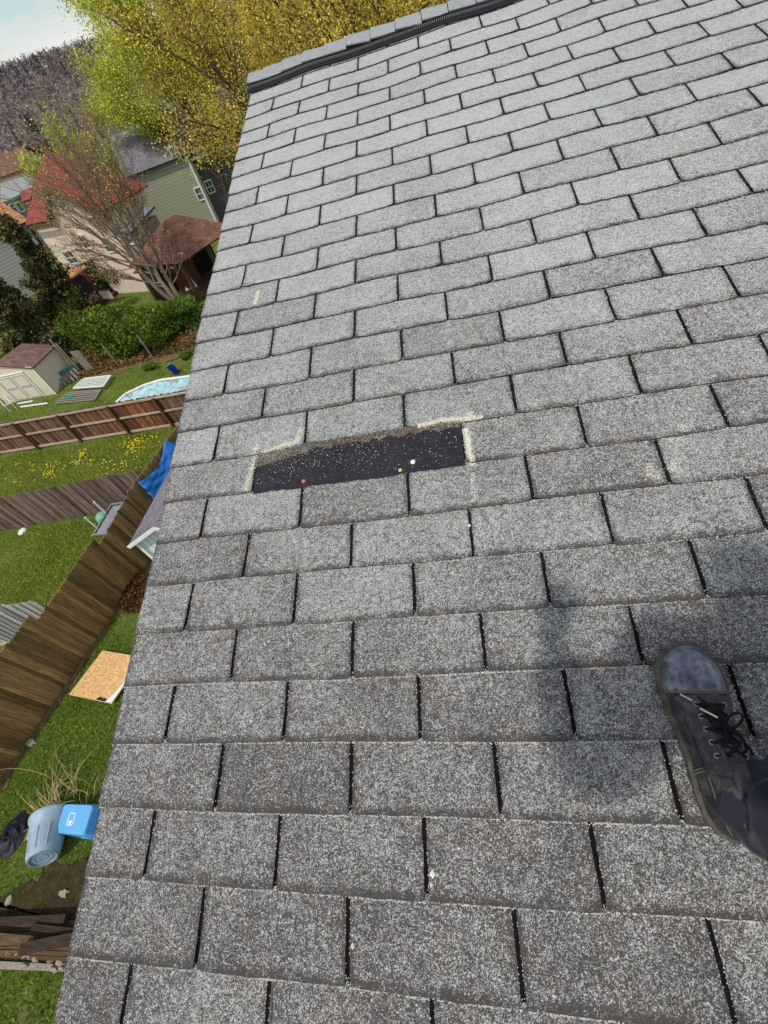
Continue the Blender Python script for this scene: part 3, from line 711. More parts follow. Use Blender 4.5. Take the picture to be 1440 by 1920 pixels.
# first cross fence
fence('board_fence', 'russet board fence with pale rails and posts, below the pool', (-23, 14.2), (-8.35, 13.86), 1.5, 1.5, M['wood_far'], -1, bw=.135, rail_mat=M['rail'], post_mat=M['postw'],
      rails=((.95, 0, .19, .07), (.95, .19, .36, .07), (.95, .36, .56, .07), (.95, .56, .78, .07), (.95, .78, 1, .07), (.53, 0, .36, .07), (.53, .36, .56, .07), (.53, .56, .78, .07), (.53, .78, 1, .07), (.07, 0, .36, .09), (.07, .36, .78, .09), (.07, .78, 1, .09)),
      posts=(.04, .19, .345, .505, .675, .82, .95), tones=lambda t: (1.28, .92, .66) if .70 < t < .83 else ((1.1, .95, .85) if t > .56 and t < .7 else (1, 1, 1.02)))
fence('board_fence', 'grey brown plank fence between the dandelion lawn and the clipped lawn', (-22, 8.85), (-9.0, 9.62), 1.5, 1.52, M['wood_mid'], -1, bw=.15, jt=.015)
fence('board_fence', 'short silver grey fence meeting the brown fence at the left edge', (-16, 4.62), (-9.85, 4.75), 1.9, 1.95, M['wood_grey'], -1, bw=.13, rails=((.04, 0, 1, .1),), rail_mat=M['rail'])

# ================================================================== SMALL SHED beside the fence (white gable)
def mini():
    zt = -6.05; K = G(243, 1020, zt); K2 = G(308, 902, zt)       # eave corner and eave direction
    d = unit(K2 - K); inn = np.array([d[1], -d[0], 0]);
    if inn[0] < 0: inn = -inn
    L = 3.0; Wd = 2.4; rise = .62
    root = empty('garden_shed', (K[0], K[1], GZ), 'small white sided shed with a grey roof tucked between fence and house', 'shed')
    def P(a, b2, z): q = K + inn * a + d * b2; return np.array([q[0], q[1], z])
    w = MB(); A0 = P(.10, .12, GZ); 
    w.slab([P(.10, .12, GZ), P(Wd - .1, .12, GZ), P(Wd - .1, .12, zt - .03), P(Wd / 2, .12, zt + rise - .1), P(.10, .12, zt - .03)], d * (L - .24))
    t = NT('white_grooved_siding'); tcx = t.n('ShaderNodeTexCoord'); vm = t.n('ShaderNodeVectorMath', operation='DOT_PRODUCT'); t.l(tcx.outputs['Object'], vm.inputs[0]); vm.inputs[1].default_value = tuple(inn)
    fr = t.math('FRACT', t.math('ADD', t.math('DIVIDE', vm.outputs['Value'], .2), 50.0)); t.col(t.mix(t.ramp(fr, [(0, 1), (.06, 1), (.1, 0)]), srgb(214, 224, 228), srgb(96, 106, 112))); t.rough(.5)
    put(w, 'wall', t.m, root)
    r1 = MB(); roofslab(r1, [P(-.04, -.05, zt - .02), P(Wd / 2, -.05, zt + rise), P(Wd / 2, L + .05, zt + rise), P(-.04, L + .05, zt - .02)], .05)
    roofslab(r1, [P(Wd / 2, -.05, zt + rise), P(Wd + .04, -.05, zt - .02), P(Wd + .04, L + .05, zt - .02), P(Wd / 2, L + .05, zt + rise)], .05); put(r1, 'roof', M['roof_grey'], root, uv=True)
    tr = MB(); tr.bar(P(-.03, -.07, zt - .05), P(Wd / 2, -.07, zt + rise - .03), .03, .09); tr.bar(P(Wd / 2, -.071, zt + rise - .03), P(Wd + .03, -.071, zt - .05), .03, .09)
    put(tr, 'rake_trim', M['trim'], root)
    cb = MB(); cb.box(P(.10, .10, (GZ + zt) / 2 - .03), .10, .10, zt - GZ - .06, ax=tuple(inn)); put(cb, 'corner_board', M['trim'], root)
mini()
# ================================================================== BLUE TARP over the fence
def tarp():
    F0 = np.array([bigx(9.0) + .12, 9.0, 0]); F1 = np.array([bigx(13.0) + .12, 13.0, 0])
    A = VP((258, 905), F0, F1); B = VP((309, 826), F0, F1); Cc = VP((290, 938), F0 + (.25, 0, 0), F1 + (.25, 0, 0))
    Dd = B + (Cc - A) * 1.15 + np.array([.25, .5, 0]); nu, nv = 22, 16; V = []
    for j in range(nv + 1):
        for i in range(nu + 1):
            s, t = i / nu, j / nv; P = (A * (1 - s) + B * s) * (1 - t) + (Cc * (1 - s) + Dd * s) * t
            P = P + np.array([0, 0, -.20 * math.sin(math.pi * s) * (1 - t)]) + np.array([.10 * math.sin(math.pi * s), 0, 0]) + np.array([1, 0, 0]) * (.03 * math.sin(s * 7 + t * 4) + .018 * math.sin((s - t) * 13) + .012 * math.sin((s + t) * 19))
            V.append(P)
    m = nu + 1; F = [(j * m + i, j * m + i + 1, (j + 1) * m + i + 1, (j + 1) * m + i) for j in range(nv) for i in range(nu)]
    o = mesh_np('tarp', V, F, M['tarp'], smooth=True); s = o.modifiers.new('s', 'SOLIDIFY'); s.thickness = .006
    props(o, 'blue tarp hung over the brown side fence', 'tarp')
tarp()

# ================================================================== SHED with double doors
def shed():
    Cn = G(107, 739); FL = G(12, 757); RB = G(152, 697); z = GZ; h = 1.62
    d = unit(FL - Cn); e = RB - Cn; e = e - d * (e @ d); De = np.linalg.norm(e); e = unit(e); Wd = np.linalg.norm(FL - Cn)
    root = empty('garden_shed', Cn, 'cream shed with white framed double doors and brown shingle roof', 'shed')
    def P(a, b2, zz): q = Cn + d * a + e * b2; return np.array([q[0], q[1], GZ + zz])
    ap = VP((3, 684), Cn, FL)[2] - GZ + .03; half = Wd / 2
    f = MB(); f.slab([P(0, 0, 0), P(Wd, 0, 0), P(Wd, 0, h), P(half, 0, ap - .06), P(0, 0, h)], e * .05)
    def dirstripe(name, vec, c, ln, per=.2, w=.06):
        t = NT(name); tcx = t.n('ShaderNodeTexCoord'); vm = t.n('ShaderNodeVectorMath', operation='DOT_PRODUCT'); t.l(tcx.outputs['Object'], vm.inputs[0]); vm.inputs[1].default_value = tuple(vec)
        fr = t.math('FRACT', t.math('ADD', t.math('DIVIDE', vm.outputs['Value'], per), 50.0)); n = t.noise(tcx.outputs['Object'], 3, 5, .7)
        t.col(t.mix(t.ramp(fr, [(0, 1), (w, 1), (w * 1.6, 0)]), t.mix(n, tuple(x * .9 for x in c[:3]) + (1,), tuple(min(1, x * 1.08) for x in c[:3]) + (1,)), ln)); t.rough(.7); return t.m
    mf = dirstripe('cream_siding', d, srgb(224, 212, 188), srgb(176, 164, 142)); ms = dirstripe('beige_siding', e, srgb(234, 220, 200), srgb(204, 190, 170), .1)
    put(f, 'front_wall', mf, root)
    sd = MB(); sd.slab([P(.02, .06, 0), P(.02, De, 0), P(.02, De, h), P(.02, .06, h)], d * (Wd - .04)); put(sd, 'side_wall', ms, root)
    gb = MB(); gb.slab([P(.02, De - .05, h), P(Wd - .02, De - .05, h), P(half, De - .05, ap - .08)], e * .05); put(gb, 'rear_gable', ms, root)
    r_ = MB(); ov = .09; sl_ = (ap - h) / half
    roofslab(r_, [P(-ov, -.08, h - sl_ * ov), P(half, -.08, ap), P(half, De + .08, ap), P(-ov, De + .08, h - sl_ * ov)], .05)
    roofslab(r_, [P(half, -.08, ap), P(Wd + ov, -.08, h - sl_ * ov), P(Wd + ov, De + .08, h - sl_ * ov), P(half, De + .08, ap)], .05); put(r_, 'roof', M['roof_shed'], root, uv=True)
    tr = MB(); tr.bar(P(.03, -.012, 0), P(.03, -.012, h - .02), .03, .08, up=tuple(d)); tr.bar(P(0, -.03, h - .03), P(half, -.03, ap - .09), .04, .08); put(tr, 'trim', M['trim'], root)
    a0 = (VP((88, 746), Cn, FL) - Cn) @ d; a1 = (VP((36, 753), Cn, FL) - Cn) @ d; hd = 1.42; am = (a0 + a1) / 2
    for lo, hi in ((a0, am - .012), (am + .012, a1)):
        dm = MB(); dm.slab([P(lo, -.012, .06), P(hi, -.012, .06), P(hi, -.012, hd), P(lo, -.012, hd)], -e * .025); do = put(dm, 'door', M['trim'], root)
        pm = MB(); w = .07
        for za, zb in ((.06 + w, .72), (.72 + w, hd - w)): pm.slab([P(lo + w, -.038, za), P(hi - w, -.038, za), P(hi - w, -.038, zb), P(lo + w, -.038, zb)], -e * .008)
        off = EMP[root.name]; pm.v = [tuple(np.array(v) - off) for v in pm.v]; pm.build('door_panel', mf, do)
        gm = MB()
        for za, zb in ((.06 + w, .72), (.72 + w, hd - w)):
            for q0, q1 in (((lo + w, za), (hi - w, za)), ((lo + w, zb), (hi - w, zb)), ((lo + w, za), (lo + w, zb)), ((hi - w, za), (hi - w, zb))):
                gm.bar(P(q0[0], -.05, q0[1]), P(q1[0], -.05, q1[1]), .014, .028, up=tuple(e))
        gm.v = [tuple(np.array(v) - off) for v in gm.v]; gm.build('door_moulding', M['trim_grey'], do)
    fr = MB()
    for q0, q1 in (((a0 - .05, .02), (a0 - .05, hd + .08)), ((a1 + .05, .02), (a1 + .05, hd + .08)), ((a0 - .08, hd + .06), (a1 + .08, hd + .06))): fr.bar(P(q0[0], -.02, q0[1]), P(q1[0], -.02, q1[1]), .035, .08, up=tuple(e))
    put(fr, 'door_frame', M['trim'], root)
    return Cn, d, e, De
sCn, sd_, se_, sDe = shed()
# things around the shed
def leaning(name, label, cat, A, B, w, h, mat, up=(0, 0, 1), group=None):
    mb = MB(); mb.bar(A, B, w, h, up=up); o = mb.build(name, mat); props(o, label, cat, group); return o
def vtop(base, px):   # point straight above a base, seen at px
    r = ray(*px); s = ((base - CP)[:2] @ r[:2]) / (r[:2] @ r[:2]); return CP + s * r
b1 = G(150, 702); t1 = vtop(b1, (105, 632)); leaning('pole', 'white tipped pole leaning at the shed back corner, the left one', 'pole', b1 + (0, 0, .01), (b1[0] - .1, b1[1] + .1, t1[2]), .07, .07, M['greylumber'], group='poles leaning at the shed corner')
b1 = G(155, 700); t1 = vtop(b1, (116, 638)); leaning('pole', 'thin pole leaning at the shed back corner, the right one', 'pole', b1 + (0, 0, .01), (b1[0] - .05, b1[1], t1[2]), .08, .06, M['greylumber'], group='poles leaning at the shed corner')
b1 = G(165, 699); t1 = vtop(b1, (134, 660))
mb = MB(); mb.slab([b1, b1 + (.28, .25, 0), (b1[0] + .15, b1[1] + .35, t1[2] - .1), (b1[0] - .15, b1[1] + .1, t1[2])], (.05, -.05, 0)); o = mb.build('plank_stack', M['greylumber']); props(o, 'grey boards leaning together behind the poles at the shed', 'boards')
for px, pt_, lab in (((224.4, 688), (190, 643), 'slim grey metal post in the brush, nearer the shed'), ((291.7, 678), (258, 628), 'slim grey metal post in the brush, nearer the pool')):
    bb = G(*px); tt = vtop(bb, pt_); mb = MB(); mb.tube([(bb[0], bb[1], GZ - .1), (bb[0], bb[1], tt[2])], .035, 8); o = mb.build('metal_post', M['greymetal']); props(o, lab, 'post', 'metal posts in the brush')
def steps():
    A = G(103, 731); B = G(150, 702) ; d = unit(B - A); root = empty('wooden_steps', A, 'old steps with teal side board lying against the shed wall', 'steps')
    s1 = MB(); up = np.array([0, 0, .52]); n = np.array([d[1], -d[0], 0]); n = n if n[0] > 0 else -n
    s1.bar(A + up + n * .05, A + d * 1.5 + up + n * .05, .05, .2, tone=1); put(s1, 'side_board', M['teal'], root)
    for k in range(7):
        t = MB(); a = A + d * (.1 + k * .22) + up * .85 + n * .1; t.bar(a, a + n * .42 - (0, 0, .38), .13, .03, up=(0, 0, 1), tone=.8); put(t, 'tread', M['greylumber'], root)
steps()
def panel(name, label, cat, pxs, z, mat, slat, mat2=None, teal=False, fill=None):
    Q = [G(p[0], p[1], z) for p in pxs]; root = empty(name, Q[0], label, cat); fr = MB()
    for i in range(4): fr.bar(Q[i], Q[(i + 1) % 4], .07, .05, tone=1.0)
    put(fr, 'frame', mat, root); s_ = MB(); n = slat
    for k in range(1, n):
        t = k / n; s_.bar(Q[0] + (Q[1] - Q[0]) * t + (0, 0, .012), Q[3] + (Q[2] - Q[3]) * t + (0, 0, .012), .10 if fill else .035, .015, tone=random.uniform(.8, 1.1))
    if not fill:
        for k in range(1, n * 2): t = k / (n * 2); s_.bar(Q[0] + (Q[3] - Q[0]) * t, Q[1] + (Q[2] - Q[1]) * t, .035, .013)
    put(s_, 'slats', mat, root)
    if teal:
        c_ = (Q[0] + Q[1] + Q[2] + Q[3]) / 4 + (Q[0] - Q[3]) * .25 + (0, 0, .03); t = MB(); t.box(c_, .5, .35, .02, ax=tuple(Q[3] - Q[0])); put(t, 'teal_board', M['teal'], root)
panel('lattice_panel', 'white lattice panel propped flat beside the shed', 'lattice', [(137.5, 728), (157, 710), (208, 704), (194, 724)], GZ + .22, M['trim'], 7)
panel('pallet', 'weathered slatted panel with a teal board, flat on the grass', 'pallet', [(104, 756), (126, 737), (189, 731), (178, 749)], GZ + .08, M['greylumber'], 5, teal=True, fill=True)
mb = MB()
Q = [G(3, 752), G(21, 773), G(33, 768), G(16, 748)]
for q in Q: mb.tube([q, q + (0, 0, .42)], .022, 6)
for i in range(4): mb.tube([Q[i] + (0, 0, .42), Q[(i + 1) % 4] + (0, 0, .42)], .022, 6)
mb.tube([Q[0] + (0, 0, .42), Q[0] + (-.15, .1, .85)], .022, 6); mb.tube([Q[3] + (0, 0, .42), Q[3] + (-.15, .1, .85)], .022, 6); mb.tube([Q[0] + (-.15, .1, .85), Q[3] + (-.15, .1, .85)], .03, 6)
o = mb.build('chair_frame', M['whitepl']); props(o, 'white bare chair frame standing on the grass left of the shed', 'chair')
for p, q, l in (((39, 763), (90, 756), 'longer white pipe lying on grass before the shed'), ((33, 757), (62, 752), 'shorter white pipe lying close to the shed doors')):
    mb = MB(); mb.tube([G(*p, GZ + .05), G(*q, GZ + .05)], .045, 8); o = mb.build('pipe', M['whitepl']); props(o, l, 'pipe', 'white pipes on the grass')
def bucket():
    c_ = G(333, 701); root = empty('bucket', c_, 'royal blue bucket tipped on the grass above the pool', 'bucket'); n = 18; mb = MB(); V = []; prof = [(.13, 0), (.17, .38), (.19, .38), (.19, .42), (.16, .42), (.125, .04)]
    for r_, h in prof:
        for k in range(n): V.append(c_ + np.array([math.cos(k * 6.2832 / n) * r_ + h * -.25, math.sin(k * 6.2832 / n) * r_, h + .02]))
    F = [(j * n + i, j * n + (i + 1) % n, (j + 1) * n + (i + 1) % n, (j + 1) * n + i) for j in range(len(prof) - 1) for i in range(n)] + [tuple(range(n - 1, -1, -1)), tuple(range((len(prof) - 1) * n, len(prof) * n))]
    mb.add(V, F); put(mb, 'pail', M['bluepl'], root, smooth=False)
    h = MB(); h.tube([c_ + np.array([.19 * math.cos(a) - .1, .19 * math.sin(a), .40 + .12 * math.sin(a)]) for a in np.linspace(0, math.pi, 10)], .006, 5); put(h, 'handle', M['greymetal'], root)
bucket()
def pool():
    pts = [(213, 758), (235, 738), (268, 722), (300, 712), (355, 705)]; P = [G(p[0], p[1], GZ + .35)[:2] for p in pts]
    P += [np.array([-9.0, P[-1][1] + .1]), np.array([-8.9, 14.9]), np.array([P[0][0] + .1, 14.9])]
    c_ = sum(P) / len(P); root = empty('swimming_pool', (c_[0], c_[1], GZ), 'above ground pool with white rim under a crumpled pale cyan cover', 'pool'); w = MB(); n = len(P)
    for i in range(n):
        a, b2 = P[i], P[(i + 1) % n]; w.bar((a[0], a[1], GZ + .34), (b2[0], b2[1], GZ + .34), .14, .04)
        w.bar((a[0], a[1], GZ + .16), (b2[0], b2[1], GZ + .16), .04, .32)
    put(w, 'rim', M['trim'], root)
    V = []; F = []; rings = 14; m = n * 6; per = []
    for i in range(n):
        for k in range(6): per.append(P[i] + (P[(i + 1) % n] - P[i]) * k / 6)
    for j in range(rings + 1):
        t = j / rings
        for p in per:
            q = c_ + (p - c_) * (1 - t) * .975; z = GZ + .315 - .10 * min(1, t * 4) + .035 * math.sin(q[0] * 7 + q[1] * 3) * math.sin(q[1] * 8) + .03 * math.sin(q[0] * 13 + 2 * q[1]) - .0
            V.append((q[0] - c_[0], q[1] - c_[1], z - GZ))
    F = [(j * m + i, j * m + (i + 1) % m, (j + 1) * m + (i + 1) % m, (j + 1) * m + i) for j in range(rings) for i in range(m)]
    mesh_np('cover', V, F, M['pool'], root, smooth=True)
pool()

# ================================================================== playset / grill frame beyond the fence
def frame():
    b0 = G(222, 1019); b1_ = G(233, 992); b0 = np.array([-10.9, 8.1, GZ]); b1_ = np.array([-10.7, 9.2, GZ])
    root = empty('play_table', b0, 'white posted frame with grey tray and mint green dome behind the brown fence', 'play frame')
    t0 = VP((159, 970), b0, b1_); t1 = VP((176, 941), b0, b1_)
    for t in (t0, t1):
        p = MB(); p.tube([(t[0], t[1], GZ), (t[0], t[1], t[2])], .03, 8); put(p, 'post', M['whitepl'], root)
    tr = MB(); m_ = (t0 + t1) / 2; zt = GZ + .75; tr.box((m_[0] + .28, m_[1], zt), .30, 1.1, .12, tone=1); put(tr, 'tray', M['greymetal'], root)
    rl = MB()
    for k in (-1, 1): rl.bar((m_[0] + .28 + k * .22, m_[1] - .62, zt + .08), (m_[0] + .28 + k * .22, m_[1] + .62, zt + .08), .04, .04)
    rl.bar((m_[0] - .0, m_[1] - .62, zt + .08), (m_[0] + .6, m_[1] - .62, zt + .08), .05, .05); rl.bar((m_[0] + .05, m_[1] + .62, zt + .08), (m_[0] + .6, m_[1] + .62, zt + .08), .05, .05); put(rl, 'rail', M['greymetal'], root)
    dm = MB(); V = []; n = 16
    for j in range(6):
        a = j / 5 * math.pi / 2
        for k in range(n): V.append((m_[0] - .1 + .22 * math.cos(a) * math.cos(k * 6.2832 / n), m_[1] + .18 + .22 * math.cos(a) * math.sin(k * 6.2832 / n), zt - .02 + .2 * math.sin(a)))
    dm.add(V, [(j * n + i, j * n + (i + 1) % n, (j + 1) * n + (i + 1) % n, (j + 1) * n + i) for j in range(5) for i in range(n)]); put(dm, 'dome', M['ballgreen'], root, smooth=True)
frame()
def disc(px, rx, ry, h, mat, name, label, cat, z=GZ, jit=0.0, group=None, n=14):
    c_ = G(*px, z); V = []; F = []
    for k in range(n): a = k * 6.2832 / n; j = 1 + random.uniform(-jit, jit); V.append((c_[0] + rx * math.cos(a) * j, c_[1] + ry * math.sin(a) * j, z + .02))
    for k in range(n): a = k * 6.2832 / n; j = 1 + random.uniform(-jit, jit); V.append((c_[0] + rx * .75 * math.cos(a) * j, c_[1] + ry * .75 * math.sin(a) * j, z + .02 + h * random.uniform(.8, 1.1)))
    F = [(i, (i + 1) % n, n + (i + 1) % n, n + i) for i in range(n)] + [tuple(range(n, 2 * n)), tuple(range(n - 1, -1, -1))]
    o = mesh_np(name, V, F, mat); props(o, label, cat, group); return o
disc((43, 997), .17, .17, .05, M['whitepl'], 'lid', 'round white lid lying on the lawn beside the grey plank fence', 'lid')
disc((61, 1393), .13, .09, .07, M['rock'], 'stone', 'pale stone at the foot of the tall brown fence', 'stone', jit=.25, group='stones and scraps on the side lawn')
disc((122, 1675), .11, .07, .05, M['rock'], 'stone', 'pinkish flat stone above the fallen fence boards', 'stone', jit=.3, group='stones and scraps on the side lawn')
disc((20, 1688), .07, .09, .04, M['rock'], 'stone', 'small brown stone on dark grass at the left edge', 'stone', jit=.3, group='stones and scraps on the side lawn')
disc((268, 1090), .09, .10, .06, M['trim'], 'plastic_scrap', 'white plastic scrap in the leaf litter below the white shed', 'scrap', jit=.3)

# ================================================================== OSB board, bin, tote
def osb():
    z = GZ + .10; P3, P4, P1 = G(130, 1303, z), G(210, 1320, z), G(193, 1220, z); P2 = P1 + (P4 - P3); P2[2] = z
    root = empty('strand_board', P3, 'sheet of tan strand board lying on the side lawn', 'board'); mb = MB(); mb.slab([P3, P4, P2, P1], (0, 0, .02)); put(mb, 'board', M['osb'], root)
    ex = unit(P4 - P3); ey = unit(P1 - P3); up = np.array([0, 0, .0235])
    def Q(a, b2): return P3 + ex * a + ey * b2 + up
    L = np.linalg.norm(P4 - P3); H = np.linalg.norm(P1 - P3)
    s = MB(); s.slab([Q(L - .02, .02), Q(L - .02, .62), Q(L - .07, .55), Q(L - .10, .25), Q(L - .20, .02)], (0, 0, .003))
    s.slab([Q(L - .02, H - .42), Q(L - .02, H - .03), Q(L - .16, H - .05), Q(L - .21, H - .30), Q(L - .12, H - .36)], (0, 0, .003)); put(s, 'paper_label', M['label'], root)
    k = MB(); k.slab([Q(L - .50, .015), Q(L - .21, .015), Q(L - .21, .07), Q(L - .27, .09), Q(L - .32, .075), Q(L - .44, .10), Q(L - .49, .06)], (0, 0, .003)); put(k, 'ink_stamp', M['blackprint'], root)
    e = MB(); e.slab([Q(0, 0), Q(.0, H), Q(.05, H), Q(.12, H * .5), Q(.09, 0)], (0, 0, .001)); 
osb()
def garbage():
    A = G(80, 1610, GZ + .42); B = A - unit([.49, -.83, .20]) * .80      # base centre, mouth centre
    ax = unit(B - A); L = np.linalg.norm(B - A); up = np.array([0, 0, 1.0]); s = unit(np.cross(ax, up)); t = np.cross(s, ax)
    root = empty('garbage_can', (A + B) / 2 * [1, 1, 0] + np.array([0, 0, GZ]), 'grey plastic garbage can lying tipped over on dark grass', 'garbage can'); n = 40
    def ring(d, r_, wob=0): return [A + ax * d + (s * math.cos(k * 6.2832 / n) + t * math.sin(k * 6.2832 / n)) * r_ for k in range(n)]
    prof = [(0.005, .245), (.03, .262), (.32 * L, .285), (.62 * L, .300), (.64 * L, .312), (.90 * L, .325), (.91 * L, .362), (.965 * L, .372), (1.0 * L, .362), (.995 * L, .315), (.6 * L, .292), (.05, .245)]
    V = [p for d, r_ in prof for p in ring(d, r_)]; F = [(j * n + i, (j + 1) * n + i, (j + 1) * n + (i + 1) % n, j * n + (i + 1) % n) for j in range(len(prof) - 1) for i in range(n)]
    mb = MB(); mb.add(V, F); put(mb, 'barrel', M['bin'], root, smooth=True)
    bs = MB(); prof = [(.006, .246), (-.010, .235), (-.010, .215), (.022, .205), (.022, .165), (.014, .16), (.014, .13), (.022, .125), (.022, .09), (.014, .085), (.014, .05), (.020, .045), (.020, .0001)]
    V = [p for d, r_ in prof for p in ring(d, r_)]; F = [(j * n + i, (j + 1) * n + i, (j + 1) * n + (i + 1) % n, j * n + (i + 1) % n) for j in range(len(prof) - 1) for i in range(n)]
    bs.add(V, F); put(bs, 'base', M['bin_d'], root)
    for sg in (-1, 1):
        h = MB(); c_ = A + ax * (L * .88) + s * sg * .345; h.tube([c_ + ax * -.12 - s * sg * .03, c_ + ax * -.10 + s * sg * .09, c_ + ax * .05 + s * sg * .09, c_ + ax * .07 - s * sg * .02], .03, 8); put(h, 'handle', M['bin'], root, smooth=True)
    rb = MB()
    for k in (5, 9, 13, 17): rb.bar(A + ax * .1 + (s * math.cos(k * 6.2832 / n) + t * math.sin(k * 6.2832 / n)) * .274, A + ax * L * .6 + (s * math.cos(k * 6.2832 / n) + t * math.sin(k * 6.2832 / n)) * .303,   .018, .016)
    put(rb, 'rib', M['bin'], root)
    return A, B, ax
gA, gB, gax = garbage()
def tote():
    z = GZ + .42; P = [G(120, 1507, z), G(176, 1509, z), G(157, 1567, z), G(103, 1562, z)]
    root = empty('storage_tote', G(140, 1545), 'light blue plastic storage tote turned over beside the garbage can', 'tote')
    c_ = sum(P) / 4; dn = np.array([0, 0, -.40]); mb = MB(); Q = [c_ + (p - c_) * 1.10 + dn for p in P]
    # rounded bottom face on top, flared open mouth below
    def rnd(R4, r_=.06, m=4):
        out = []
        for i in range(4):
            p = R4[i]; a = unit(R4[i - 1] - p); b2 = unit(R4[(i + 1) % 4] - p)
            for k in range(m + 1): th = k / m * math.pi / 2; out.append(p + a * r_ * (1 - math.sin(th)) + b2 * r_ * (1 - math.cos(th)))
        return out
    A = rnd([c_ + (p - c_) * .96 for p in P]); A2 = rnd([p + np.array([0, 0, -.03]) for p in P]); B = rnd([c_ + (p - c_) * 1.10 + dn for p in P]); n = len(A)
    mb.add([c_ + (0, 0, .0)] + A + A2 + B, [(0, 1 + i, 1 + (i + 1) % n) for i in range(n)] + [(1 + r_ * n + i, 1 + (r_ + 1) * n + i, 1 + (r_ + 1) * n + (i + 1) % n, 1 + r_ * n + (i + 1) % n) for r_ in range(2) for i in range(n)])
    put(mb, 'box', M['tote'], root)
    rm = MB()
    Bq = rnd([c_ + (p - c_) * 1.17 + dn for p in P])
    rm.slab(Bq, (0, 0, -.03)); put(rm, 'rim', M['tote'], root)
    ex = unit(P[1] - P[0]); ey = unit(P[3] - P[0]); q = P[0] + ex * .22 + ey * .15 + np.array([0, 0, .004]); lb = MB(); w, h, t = .13, .19, .018
    for a, b2 in (((0, 0), (w, 0)), ((w, 0), (w, h)), ((w, h), (0, h)), ((0, h), (0, 0))): lb.bar(q + ex * a[0] + ey * a[1], q + ex * b2[0] + ey * b2[1], t, .004)
    lb.box(q + ex * w * .5 + ey * h * .75, .07, .05, .004, ax=tuple(ex)); put(lb, 'label', M['label'], root)
tote()
def lid():   # second blue piece half hidden under the eave
    z = GZ + .2; P = [G(177, 1511, z + .1), G(215, 1512, z), G(200, 1575, z), G(160, 1571, z + .02)]; mb = MB(); mb.slab(P, (0, 0, -.05)); o = mb.build('tote_lid', M['tote_in']); props(o, 'darker blue plastic lid under the light blue tote', 'lid')
lid()
def stalks(name, label, base, n, L, spread, dirv, mat, seed, rad=.006, arch=.5):
    R = np.random.default_rng(seed); mb = MB(); base = np.array(base, float)
    for _ in range(n):
        b = base + np.array([R.normal(0, spread), R.normal(0, spread * .6), 0]); d = unit(np.array(dirv) + R.normal(0, .45, 3)); d[2] = abs(d[2]) * .9 + .15; l = L * R.uniform(.5, 1.15); pts = []
        side = R.normal(0, .35, 2)
        for k in range(9):
            t = k / 8; p = b + d * l * t + np.array([side[0] * t * t * l, side[1] * t * t * l, -arch * l * t * t * t]); p[2] = max(p[2], GZ + .02); pts.append(p)
        mb.tube(pts, [rad * (1 - .7 * k / 8) for k in range(9)], 4, cap=False)
    o = mb.build(name, mat); props(o, label, 'plant'); return o
stalks('dead_stalks', 'dry straw coloured stalks arching up behind the blue tote', G(125, 1512), 34, 1.0, .42, (-.3, .8, 1.0), M['straw'], 5, .008)
stalks('dead_stalks', 'pale broken stalks spilling from the mouth of the garbage can', gB + (0, .1, -.1), 22, .75, .2, (-.9, .5, .35), M['straw'], 9, .012)
def heap():
    c_ = G(28, 1565); V = []; n = 16; m = 7; R = np.random.default_rng(2)
    for j in range(m):
        for i in range(n):
            a = i * 6.2832 / n; q = 1 - j / m; V.append((c_[0] + .30 * q * math.cos(a) * R.uniform(.85, 1.1), c_[1] + .40 * q * math.sin(a) * R.uniform(.85, 1.1), GZ + .02 + .22 * math.sin(j / m * 1.6) * R.uniform(.75, 1.2)))
    F = [(j * n + i, j * n + (i + 1) % n, (j + 1) * n + (i + 1) % n, (j + 1) * n + i) for j in range(m - 1) for i in range(n)] + [tuple(range((m - 1) * n, m * n))]
    o = mesh_np('plastic_sheet_heap', V, F, M['sheet']); props(o, 'crumpled dark plastic sheet beside the garbage can mouth', 'plastic sheet')
heap()
# fallen fence section at the bottom left
def fallen():
    z = GZ + .06; A = G(-120, 1742, z); B = G(190, 1722, z); C_ = G(190, 1806, z); D_ = G(-120, 1790, z)
    root = empty('fallen_fence_panel', A, 'fallen weathered fence boards with rails lying at the lower left', 'fence panel'); n = 8
    mb = MB()
    for k in range(n):
        t0, t1 = k / n, (k + .9) / n; q = [A + (D_ - A) * t0, B + (C_ - B) * t0, B + (C_ - B) * t1, A + (D_ - A) * t1]; dz = random.uniform(0, .05)
        tn = random.uniform(.6, 1.15); mb.slab([p + np.array([0, 0, dz + random.uniform(0, .03)]) for p in q], (0, 0, .02), tone=(tn, tn * .97, tn * .88))
    put(mb, 'boards', M['boards_x'], root)
    for (a, b2, w, h, zz, m_) in (((-80, 1731), (125, 1722), .12, .09, .16, 'darkbeam'), ((-80, 1749), (66, 1762), .10, .09, .2, 'boards_x'), ((62, 1738), (190, 1752), .09, .08, .22, 'darkbeam')):
        r_ = MB(); r_.bar(G(*a, GZ + zz), G(*b2, GZ + zz), w, h); put(r_, 'rail', M[m_], root)
    p = MB(); p.bar(G(42, 1779, GZ + .3), G(200, 1748, GZ + .3), .16, .13); put(p, 'post', M['darkbeam'], root)
    g = MB(); g.slab([G(-120, 1795, z - .02), G(190, 1812, z - .02), G(190, 1824, z - .02), G(-120, 1812, z - .02)], (0, 0, .03)); put(g, 'bottom_board', M['greylumber'], root)
fallen()
